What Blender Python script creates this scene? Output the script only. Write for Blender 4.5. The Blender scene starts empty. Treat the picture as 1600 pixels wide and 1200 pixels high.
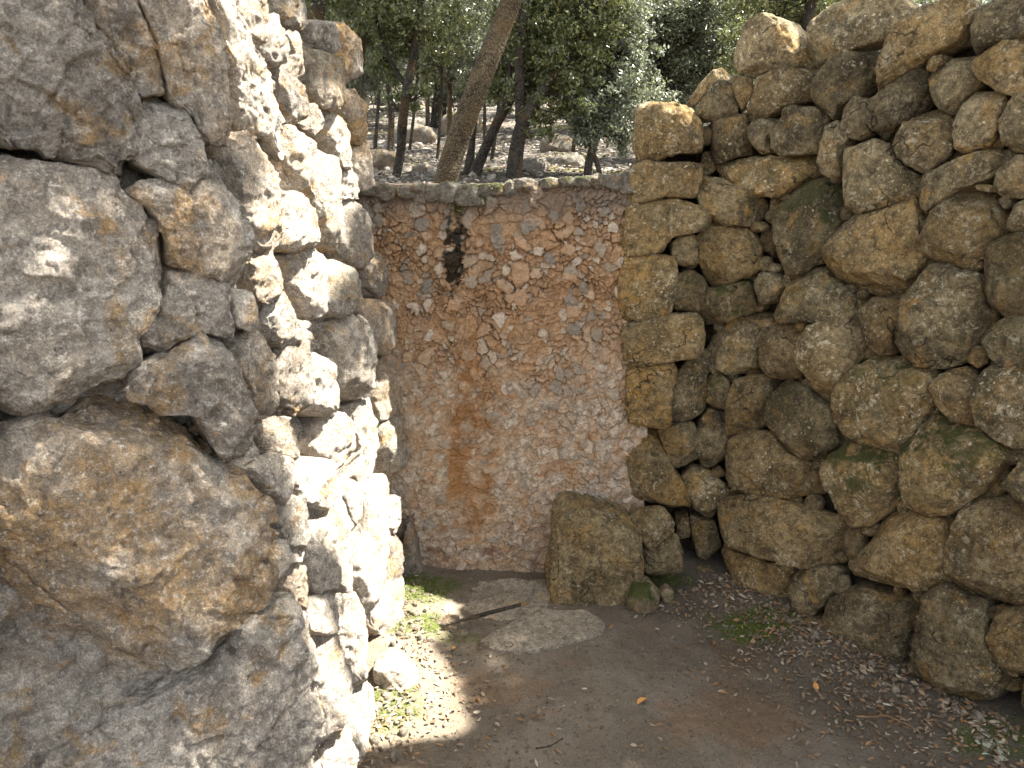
import bpy, bmesh, math, random
import numpy as np
from mathutils import Vector
rad = math.radians
# ------------------------------------------------------------------ camera, sky, sun, exposure
SC = bpy.context.scene
COL = SC.collection
CAM_H = 1.6; PITCH = rad(15); FPX = 1250.0
cam_d = bpy.data.cameras.new('camera'); cam = bpy.data.objects.new('camera', cam_d); COL.objects.link(cam)
cam.location = (0, 0, CAM_H); cam.rotation_euler = (rad(90)-PITCH, 0, 0)
cam_d.sensor_width = 36; cam_d.lens = 36*FPX/1600; cam_d.clip_start = 0.05; cam_d.clip_end = 500
SC.camera = cam
SUN_AZ = rad(82)      # from +Y towards +X
SUN_EL = rad(60)
S = np.array([math.cos(SUN_EL)*math.sin(SUN_AZ), math.cos(SUN_EL)*math.cos(SUN_AZ), math.sin(SUN_EL)])
W = bpy.data.worlds.new("World"); SC.world = W; W.use_nodes = True
nt = W.node_tree; nt.nodes.clear()
wo = nt.nodes.new('ShaderNodeOutputWorld'); bg = nt.nodes.new('ShaderNodeBackground'); sky = nt.nodes.new('ShaderNodeTexSky')
sky.sky_type = 'NISHITA'; sky.sun_disc = False; sky.sun_elevation = SUN_EL; sky.sun_rotation = SUN_AZ
sky.air_density = 1.0; sky.dust_density = 2.0
bg.inputs['Strength'].default_value = 0.105
hsv = nt.nodes.new('ShaderNodeHueSaturation'); hsv.inputs['Saturation'].default_value = .3      # hazy, leaf-filtered sky light
nt.links.new(sky.outputs[0], hsv.inputs['Color']); nt.links.new(hsv.outputs[0], bg.inputs[0]); nt.links.new(bg.outputs[0], wo.inputs[0])
sl = bpy.data.lights.new('sun', 'SUN'); sl.energy = 4.8; sl.angle = rad(0.55); sl.color = (1, 0.95, 0.86)
so = bpy.data.objects.new('sun', sl); COL.objects.link(so); so.location = (5, 3, 9)
so.rotation_euler = Vector(S.tolist()).to_track_quat('Z', 'Y').to_euler()
SC.view_settings.view_transform = 'Standard'; SC.view_settings.look = 'None'
SC.view_settings.exposure = 2.9; SC.view_settings.gamma = 1.0
SC.cycles.max_bounces = 8; SC.cycles.diffuse_bounces = 5

# ------------------------------------------------------------------ numpy noise
def ihash(ix, iy, iz, seed):
    h = (ix.astype(np.uint32)*np.uint32(374761393) + iy.astype(np.uint32)*np.uint32(668265263)
         + iz.astype(np.uint32)*np.uint32(2147483647) + np.uint32(seed*144665 & 0xffffffff))
    h = (h ^ (h >> np.uint32(13)))*np.uint32(1274126177)
    h = (h ^ (h >> np.uint32(15)))*np.uint32(2246822519)
    return h ^ (h >> np.uint32(16))
def rnd(ix, iy, iz, seed): return (ihash(ix, iy, iz, seed) & np.uint32(0xffffff)).astype(np.float64)/16777215.0
def vnoise(p, seed=0):
    f = np.floor(p).astype(np.int64); t = p-f; t = t*t*t*(t*(t*6-15)+10)
    r = 0
    for dx in (0, 1):
        wx = t[:, 0] if dx else 1-t[:, 0]
        for dy in (0, 1):
            wy = t[:, 1] if dy else 1-t[:, 1]
            for dz in (0, 1):
                wz = t[:, 2] if dz else 1-t[:, 2]
                r = r + wx*wy*wz*rnd(f[:, 0]+dx, f[:, 1]+dy, f[:, 2]+dz, seed)
    return r*2-1
ROT = np.array([[0.36, 0.48, -0.8], [-0.8, 0.6, 0.0], [0.48, 0.64, 0.6]])
def fbm(p, octs=4, seed=0, gain=0.5, ridge=False):
    a = 1.0; r = 0; s = 0; q = p
    for i in range(octs):
        n = vnoise(q, seed+i*17)
        if ridge: n = 1-2*np.abs(n)
        r = r+a*n; s += a; a *= gain; q = (q@ROT)*2.03+11.7
    return r/s
def voro(p, seed=0, jit=0.9, flat=False):
    """nearest feature: F1, F2, cell id hash (0..1), offset vector to the feature"""
    f = np.floor(p).astype(np.int64); n = len(p)
    F1 = np.full(n, 9.0); F2 = np.full(n, 9.0); idh = np.zeros(n); off = np.zeros((n, 3))
    for dx in (-1, 0, 1):
        for dy in (-1, 0, 1):
            for dz in ((0,) if flat else (-1, 0, 1)):
                cx, cy, cz = f[:, 0]+dx, f[:, 1]+dy, f[:, 2]+dz
                q = np.stack([cx+.5+jit*(rnd(cx, cy, cz, seed+1)-.5), cy+.5+jit*(rnd(cx, cy, cz, seed+2)-.5),
                              (p[:, 2] if flat else cz+.5+jit*(rnd(cx, cy, cz, seed+3)-.5))], 1)
                v = p-q; d = np.sqrt((v*v).sum(1)); m = d < F1
                F2 = np.where(m, F1, np.minimum(F2, d)); F1 = np.where(m, d, F1)
                idh = np.where(m, rnd(cx, cy, cz, seed+4), idh); off = np.where(m[:, None], v, off)
    return F1, F2, idh, off
def sstep(a, b, x):
    t = np.clip((x-a)/(b-a), 0, 1); return t*t*(3-2*t)
def nrm(v): return v/np.linalg.norm(v)

def poly_sd(x, y, P):
    d = np.full(x.shape, 1e9); ins = np.zeros(x.shape, bool); n = len(P)
    for i in range(n):
        a, b = P[i], P[(i+1) % n]; e = b-a; wx, wy = x-a[0], y-a[1]; t = np.clip((wx*e[0]+wy*e[1])/(e@e), 0, 1)
        d = np.minimum(d, np.hypot(wx-t*e[0], wy-t*e[1]))
        c = ((a[1] > y) != (b[1] > y)) & (x < (b[0]-a[0])*(y-a[1])/(b[1]-a[1]+1e-12)+a[0]); ins ^= c
    return np.where(ins, -d, d)

# ------------------------------------------------------------------ projection of measured points into the place
FW = np.array([0, math.cos(PITCH), -math.sin(PITCH)]); UP = np.array([0, math.sin(PITCH), math.cos(PITCH)])
CAMP = np.array([0, 0, CAM_H])
def ray(px, py): return FW + np.array([1., 0, 0])*((px-800)/FPX) + UP*((600-py)/FPX)
def on_plane(px, py, C, n):
    d = ray(px, py); return CAMP + d*(np.dot(C-CAMP, n)/np.dot(d, n))
def g(px, py, z=0.0): return on_plane(px, py, np.array([0, 0, z]), np.array([0, 0, 1.]))
def aty(px, py, Y): return on_plane(px, py, np.array([0, Y, 0]), np.array([0, 1., 0]))

# ------------------------------------------------------------------ object helpers
def tag(o, label=None, cat=None, group=None, kind=None):
    if label: o['label'] = label
    if cat: o['category'] = cat
    if group: o['group'] = group
    if kind: o['kind'] = kind
    return o
def empty(name, loc, label=None, cat=None, group=None):
    o = bpy.data.objects.new(name, None); COL.objects.link(o); o.location = loc; o.empty_display_size = .1
    return tag(o, label, cat, group)
def mesh_obj(name, V, F, mat, parent=None, smooth=True, loc=None, attrs=None):
    """V (n,3) world coordinates, F (m,3|4) faces. One mesh object."""
    V = np.asarray(V, dtype=np.float64); F = np.asarray(F, dtype=np.int32)
    me = bpy.data.meshes.new(name)
    o = bpy.data.objects.new(name, me); COL.objects.link(o)
    if parent is not None:
        o.parent = parent; base = np.array(parent.location)
    else: base = np.zeros(3)
    if loc is None: loc = base
    o.location = (np.asarray(loc)-base).tolist()
    k = F.shape[1]
    me.vertices.add(len(V)); me.vertices.foreach_set('co', (V-np.asarray(loc)).astype(np.float32).ravel())
    me.loops.add(F.size); me.loops.foreach_set('vertex_index', F.ravel())
    me.polygons.add(len(F)); me.polygons.foreach_set('loop_start', np.arange(0, F.size, k, dtype=np.int32))
    me.polygons.foreach_set('loop_total', np.full(len(F), k, dtype=np.int32))
    me.update(calc_edges=True)
    me.polygons.foreach_set('use_smooth', np.full(len(F), smooth, dtype=bool))
    for an, av in (attrs or {}).items():
        a = me.attributes.new(an, 'FLOAT', 'POINT'); a.data.foreach_set('value', np.asarray(av, dtype=np.float32))
    if isinstance(mat, (list, tuple)):
        for m_ in mat: me.materials.append(m_)
    else: me.materials.append(mat)
    return o
_ico = {}
def ico(n):
    if n not in _ico:
        bm = bmesh.new(); bmesh.ops.create_icosphere(bm, subdivisions=n, radius=1)
        V = np.array([v.co[:] for v in bm.verts]); F = np.array([[v.index for v in f.verts] for f in bm.faces]); bm.free()
        _ico[n] = (V/np.linalg.norm(V, axis=1)[:, None], F)
    return _ico[n]
def grid_faces(nx, ny):
    i = np.arange(nx-1)[None, :]; j = np.arange(ny-1)[:, None]; a = (j*nx+i).ravel()
    return np.stack([a, a+1, a+1+nx, a+nx], 1)

# ------------------------------------------------------------------ materials
class NB:
    def __init__(s, name):
        s.m = bpy.data.materials.new(name); s.m.use_nodes = True; s.t = s.m.node_tree; s.t.nodes.clear()
        s.out = s.t.nodes.new('ShaderNodeOutputMaterial'); s.b = s.t.nodes.new('ShaderNodeBsdfPrincipled')
        s.t.links.new(s.b.outputs[0], s.out.inputs[0]); s.b.inputs['Roughness'].default_value = .9
        s.b.inputs['Specular IOR Level'].default_value = .25
        s.pos = s.n('ShaderNodeNewGeometry').outputs['Position']
    def n(s, typ, **kw):
        x = s.t.nodes.new(typ)
        for k, v in kw.items(): setattr(x, k, v)
        return x
    def lk(s, a, b):
        if hasattr(a, 'links'): s.t.links.new(a, b)
        else: b.default_value = a
    def noise(s, scale, detail=4, rough=.55, dist=0, vec=None, off=0):
        x = s.n('ShaderNodeTexNoise'); v = vec or s.pos
        if off:
            a = s.n('ShaderNodeVectorMath', operation='ADD'); s.lk(v, a.inputs[0]); a.inputs[1].default_value = (off, off*1.7, -off); v = a.outputs[0]
        s.lk(v, x.inputs['Vector']); x.inputs['Scale'].default_value = scale; x.inputs['Detail'].default_value = detail
        x.inputs['Roughness'].default_value = rough; x.inputs['Distortion'].default_value = dist
        return x.outputs['Fac']
    def vor(s, scale, feature='F1', vec=None, out='Distance'):
        x = s.n('ShaderNodeTexVoronoi', feature=feature); s.lk(vec or s.pos, x.inputs['Vector']); x.inputs['Scale'].default_value = scale
        return x.outputs[out]
    def ramp(s, f, a, b, lo=0., hi=1.):
        x = s.n('ShaderNodeMapRange', interpolation_type='SMOOTHSTEP'); s.lk(f, x.inputs[0])
        for i, v in ((1, a), (2, b), (3, lo), (4, hi)): x.inputs[i].default_value = v
        return x.outputs[0]
    def math(s, op, a, b=0.0):
        x = s.n('ShaderNodeMath', operation=op); s.lk(a, x.inputs[0]); s.lk(b, x.inputs[1]); return x.outputs[0]
    def mix(s, f, a, b, mode='MIX'):
        x = s.n('ShaderNodeMix', data_type='RGBA', blend_type=mode); s.lk(f, x.inputs[0])
        for q, i in ((a, 6), (b, 7)):
            if hasattr(q, 'links'): s.t.links.new(q, x.inputs[i])
            else: x.inputs[i].default_value = (*q, 1)
        return x.outputs[2]
    def oattr(s, name): 
        x = s.n('ShaderNodeAttribute', attribute_type='OBJECT', attribute_name=name); return x.outputs['Fac']
    def attr(s, name):
        x = s.n('ShaderNodeAttribute', attribute_type='GEOMETRY', attribute_name=name); return x.outputs['Fac']
    def nz(s):
        x = s.n('ShaderNodeSeparateXYZ'); s.lk(s.n('ShaderNodeNewGeometry').outputs['Normal'], x.inputs[0]); return x.outputs[2]
    def bump(s, h, dist, strength=1.0, prev=None):
        x = s.n('ShaderNodeBump'); s.lk(h, x.inputs['Height']); x.inputs['Distance'].default_value = dist; x.inputs['Strength'].default_value = strength
        if prev: s.lk(prev, x.inputs['Normal'])
        return x.outputs[0]
    def fin(s, col, normal=None, rough=None):
        s.lk(col, s.b.inputs['Base Color'])
        if normal: s.lk(normal, s.b.inputs['Normal'])
        if rough is not None: s.lk(rough, s.b.inputs['Roughness'])
        return s.m

def stone_mat(name, c1, c2, ochre, ochre_lo, lichen_amt, white, pitd, speck=1.0, mossy=True, crk_=.8, dark=(.05,.05,.045)):
    k = NB(name)
    warm = k.oattr('warm'); tone = k.oattr('tone'); moss = k.oattr('moss'); lich = k.oattr('lichen')
    big = k.noise(7, 5, .6, .4)
    col = k.mix(k.ramp(big, .35, .65), c1, c2)
    oc = k.ramp(k.noise(9, 6, .62, .8, off=3.1), ochre_lo, ochre_lo+.14)
    oc = k.math('MAXIMUM', k.math('MULTIPLY', oc, .8), k.math('MULTIPLY', warm, k.ramp(k.noise(6, 4, .6, .3, off=9), .3, .62)))
    col = k.mix(oc, col, ochre)
    # fine mottling
    f1 = k.noise(42, 8, .75, 0); col = k.mix(k.ramp(f1, .36, .62, .75, 0), col, tuple(v*.42 for v in c1))
    f2 = k.noise(95, 7, .8, 0, off=5); col = k.mix(k.ramp(f2, .50, .66, 0, .65*speck), col, tuple(min(1, v*1.5) for v in c2))
    # dark weathering blotches
    dk = k.ramp(k.noise(16, 7, .72, .5, off=17), .55, .72, 0, .65); col = k.mix(dk, col, dark)
    # pits
    pm = k.ramp(k.vor(95), .12, .26, 1, 0); pm = k.math('MULTIPLY', pm, k.ramp(k.noise(11, 3, .5, 0, off=23), .58, .72))
    col = k.mix(k.math('MULTIPLY', pm, .75), col, tuple(v*.25 for v in c1))
    # pale crust lichen
    wv = k.n('ShaderNodeVectorMath', operation='ADD'); nn = k.n('ShaderNodeTexNoise'); k.lk(k.pos, nn.inputs['Vector']); nn.inputs['Scale'].default_value = 60; nn.inputs['Detail'].default_value = 3
    sc = k.n('ShaderNodeVectorMath', operation='SCALE'); k.lk(nn.outputs['Color'], sc.inputs[0]); sc.inputs[3].default_value = .02
    k.lk(k.pos, wv.inputs[0]); k.lk(sc.outputs[0], wv.inputs[1])
    l1 = k.ramp(k.math('ADD', k.vor(46, vec=wv.outputs[0]), k.math('MULTIPLY', k.noise(120, 4, .7), .35)), .30, .42, 1, 0)
    l1 = k.math('MULTIPLY', l1, k.ramp(k.noise(8, 4, .6, 0, off=31), .48, .60))
    l2 = k.ramp(k.noise(22, 7, .68, .6, off=41), .60, .68)
    l2 = k.math('MULTIPLY', l2, k.ramp(k.noise(4, 2, .5, 0, off=47), .42, .6))
    l3 = k.math('MULTIPLY', k.ramp(k.noise(48, 9, .8, .3, off=43), .50, .62), k.ramp(k.noise(9, 4, .65, .3, off=49), .50, .62))
    lm = k.math('MULTIPLY', k.math('MAXIMUM', k.math('MAXIMUM', l1, l2), l3), k.math('ADD', lich, lichen_amt))
    lm = k.math('MINIMUM', lm, .9)
    col = k.mix(lm, col, white)
    # thin fractures
    ck = k.math('ABSOLUTE', k.math('SUBTRACT', k.noise(4.5, 3, .5, .15, off=71), .5)); ck = k.ramp(ck, .001, .006, 1, 0)
    ck = k.math('MULTIPLY', ck, k.ramp(k.noise(5, 2, .5, 0, off=73), .50, .60))
    ck2 = k.math('ABSOLUTE', k.math('SUBTRACT', k.noise(17, 5, .65, .5, off=75), .5)); ck2 = k.ramp(ck2, .004, .02, 1, 0)
    ck = k.math('MAXIMUM', ck, k.math('MULTIPLY', k.math('MULTIPLY', ck2, .0), k.ramp(k.noise(7, 2, .5, 0, off=77), .60, .68)))
    col = k.mix(k.math('MULTIPLY', ck, crk_), col, tuple(v*.16 for v in c1))
    gr_ = k.ramp(k.noise(260, 4, .8, 0, off=79), .35, .65, .68, 1.3); gm = k.n('ShaderNodeVectorMath', operation='SCALE'); k.lk(col, gm.inputs[0]); k.lk(gr_, gm.inputs[3]); col = gm.outputs[0]
    # per-stone tone
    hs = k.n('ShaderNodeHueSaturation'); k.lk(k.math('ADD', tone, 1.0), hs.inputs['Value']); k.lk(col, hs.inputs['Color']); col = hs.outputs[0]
    if mossy:
        up = k.ramp(k.nz(), -.35, .55)
        mm = k.math('MULTIPLY', k.math('MULTIPLY', up, moss), k.ramp(k.noise(14, 6, .7, .3, off=53), .42, .55))
        col = k.mix(k.math('MINIMUM', mm, .95), col, k.mix(k.noise(90, 3), (.02, .028, .006), (.075, .085, .016)))
    # relief
    h = k.math('ADD', k.noise(26, 12, .8, .2), k.math('MULTIPLY', k.noise(170, 6, .75), .35))
    h = k.math('SUBTRACT', h, k.math('MULTIPLY', pm, .5)); h = k.math('SUBTRACT', h, k.math('MULTIPLY', ck, .3*crk_))
    n1 = k.bump(h, .03, pitd)
    return k.fin(col, n1)

M_right = stone_mat('weathered_boulder_stone', (.108,.082,.044), (.37,.285,.155), (.44,.26,.08), .52, .6, (.58,.50,.34), 1.0)
M_left = stone_mat('rough_limestone', (.41,.36,.30), (.66,.595,.505), (.56,.33,.115), .515, .14, (.74,.70,.63), 1.0, dark=(.21,.18,.145), crk_=.35)
M_low = stone_mat('dusty_grey_stone', (.155,.132,.10), (.25,.215,.165), (.28,.18,.08), .58, .2, (.34,.29,.21), .7)

def core_mat():
    k = NB('dark_rubble_earth')
    col = k.mix(k.noise(18, 6, .7), (.02, .015, .009), (.07, .05, .03))
    return k.fin(col, k.bump(k.noise(30, 8, .7), .03, 1))
M_core = core_mat()

# ------------------------------------------------------------------ stones
class Seg:
    def __init__(s, a, b, batter):
        s.a = np.array([*a, 0.]); s.b = np.array([*b, 0.]); s.L = np.linalg.norm(s.b-s.a); s.d = (s.b-s.a)/s.L
        s.n = np.array([-s.d[1], s.d[0], 0.])
        if np.dot(s.n, CAMP*[1, 1, 0]-s.a) < 0: s.n = -s.n
        s.nb = nrm(s.n+np.array([0, 0, batter])); s.batter = batter
def wall_hit(segs, px, py):
    best = None
    for i, s in enumerate(segs):
        P = on_plane(px, py, s.a, s.nb); t = np.dot(P-s.a, s.d)/s.L
        if np.dot(P-CAMP, FW) <= 0: continue
        e = max(0, -t if i > 0 else 0, t-1 if i < len(segs)-1 else 0)
        key = (e > 0.02, e, np.dot(P-CAMP, FW))
        if best is None or key < best[0]: best = (key, s, P, t)
    return best[1], best[2], best[3]
def radial(poly2, nth=256):
    th = np.linspace(-math.pi, math.pi, nth, endpoint=False); R = np.full(nth, 1e-4)
    n = len(poly2)
    for i in range(n):
        p = poly2[i]; q = poly2[(i+1) % n]; e = q-p
        dx, dy = np.cos(th), np.sin(th); det = dx*(-e[1])+dy*e[0]
        det = np.where(np.abs(det) < 1e-12, 1e-12, det)
        t = (p[0]*(-e[1])+p[1]*e[0])/det; u = (dx*p[1]-dy*p[0])/det
        ok = (t > 0) & (u >= -1e-6) & (u <= 1+1e-6); R = np.where(ok, np.maximum(R, t), R)
    ker = np.exp(-.5*(np.arange(-9, 10)/1.5)**2); ker /= ker.sum()
    R = np.convolve(np.concatenate([R[-9:], R, R[:9]]), ker, 'valid')
    return th, R
def centroid(P):
    x, y = P[:, 0], P[:, 1]; x1, y1 = np.roll(x, -1), np.roll(y, -1); c = x*y1-x1*y; A = c.sum()/2
    return np.array([((x+x1)*c).sum()/(6*A), ((y+y1)*c).sum()/(6*A)]), abs(A)
STONE_N = [0]
def rock(name, parent, C, u, v, n, poly2, dfront, dback, mat, sub=5, pe=3.0, rough=1.0, facets=12, cut=.16, seed=None,
         extra=(), props=None, ang=0.0, strata=0.0):
    STONE_N[0] += 1; sd = seed if seed is not None else STONE_N[0]*7+3
    rg = np.random.RandomState(sd)
    cc, A = centroid(poly2); C = C+u*cc[0]+v*cc[1]; poly2 = poly2-cc
    th, R = radial(poly2); D, F = ico(sub); size = math.sqrt(A)
    x, y, z = D.T; rho = np.hypot(x, y)
    k = 1/((rho**pe+np.abs(z)**pe)**(1/pe)); rr = rho*k; zz = z*k
    Rt = np.interp(np.arctan2(y, x), np.append(th, math.pi), np.append(R, R[0]))
    c, s_ = x/np.maximum(rho, 1e-9), y/np.maximum(rho, 1e-9)
    P = np.stack([rr*c*Rt, rr*s_*Rt, np.where(zz > 0, zz*dfront, zz*dback)], 1)
    wob = 1+.0*x
    dirs = []
    for i in range(facets):
        a = rg.uniform(0, 2*math.pi); mz = rg.uniform(.45, .98) if i % 4 else rg.uniform(.1, .4); mr = math.sqrt(1-mz*mz)
        dirs.append((np.array([mr*math.cos(a), mr*math.sin(a), mz]), rg.uniform(.35, 1)*cut*(1 if i % 4 else .5)))
    for m_, cc_ in extra:
        ml = np.array([np.dot(m_, u), np.dot(m_, v), np.dot(m_, n)])
        if not np.isscalar(cc_): cc_ = 1-np.dot(cc_-C, m_)/(P@ml).max()
        dirs.append((ml, cc_))
    for m_, cc_ in dirs:
        pr = P@m_; h = pr.max(); e = np.maximum(0, pr-h*(1-cc_)); P = P-np.outer(e*.98, m_)
    Wp = P[:, :1]*u+P[:, 1:2]*v+P[:, 2:]*n+C
    Q = Wp+sd*.731
    dv = P/np.maximum(np.linalg.norm(P/np.array([1, 1, max(.3, dfront/size*1.6)]), axis=1), 1e-6)[:, None]
    dv = P/np.array([1, 1, max(.25, dfront/size*1.2)])**2; dv /= np.maximum(np.linalg.norm(dv, axis=1), 1e-6)[:, None]
    d = size*.035*fbm(Q/size*2.2, 3, sd)
    d += rough*min(1, size/.12)*(.0065*fbm(Q*14, 4, sd+5, .6) + .005*fbm(Q*34, 4, sd+6, .65, ridge=True)+.0028*fbm(Q*110, 3, sd+7, .6))
    if ang > 0:      # chipped planar facets
        for sc_, am in ((.15, .6), (.065, .9), (.028, .8), (.013, .7)):
            if sc_ > size*.45: continue
            w = Q/sc_+.35*np.stack([fbm(Q/sc_*.6, 2, sd+20+i) for i in range(3)], 1)
            F1, F2, idh, off = voro(w, sd+9)
            ix = (idh*99991).astype(np.int64)
            tilt = np.stack([rnd(ix, ix*0, ix*0+i, 5)-.5 for i in range(3)], 1)
            hh = (off*tilt).sum(1)*1.6+(idh-.5)*.55
            d += ang*am*sc_*.26*hh*sstep(0, .12, F2-F1)
    if strata > 0:
        d -= strata*sstep(.75, .98, fbm(Q@ROT*np.array([3, 3, 22]), 3, sd+3, ridge=True))
    P = P+dv*d[:, None]
    Wp = P[:, :1]*u+P[:, 1:2]*v+P[:, 2:]*n+C
    o = mesh_obj(name, Wp, F, mat, parent, loc=C)
    pr = dict(warm=rg.choice([0, 0, .3, .6]), tone=rg.uniform(-.30, .30), moss=0., lichen=rg.uniform(0, .5)); pr.update(props or {})
    for k_, v_ in pr.items(): o[k_] = float(v_)
    return o
def wall_stone(parent, segs, poly, mat, blend=.8, protr=0.0, grow=1.02, df=.45, db=.14, label=None, name='stone', **kw):
    poly = np.array(poly, float); c, A = centroid(poly)
    s, C, t = wall_hit(segs, *c)
    Vd = nrm(CAMP-C); n = nrm(s.nb*blend+Vd*(1-blend))
    P3 = np.array([on_plane(px, py, C, n) for px, py in poly])
    u = nrm(np.cross([0, 0, 1.], n)); v = np.cross(n, u)
    p2 = np.stack([(P3-C)@u, (P3-C)@v], 1); _, A2 = centroid(p2); size = math.sqrt(A2)
    dfr = df*size*.5
    # set back so that the face, not the girdle, lies on the wall's face, keeping the outline's size
    back = dfr*.55-protr
    C2 = C+ (C-CAMP)/np.linalg.norm(C-CAMP)*(back/max(.3, np.dot(Vd, n)))
    sc = np.linalg.norm(C2-CAMP)/np.linalg.norm(C-CAMP)
    o = rock(name, parent, C2, u, v, n, p2*sc*grow, dfr, max(db, dfr), mat, **kw)
    if label: o['label'] = label
    return o
def Z(origin, pts, sc=2.5): return [(origin[0]+x/sc, origin[1]+y/sc) for x, y in pts]
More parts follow.
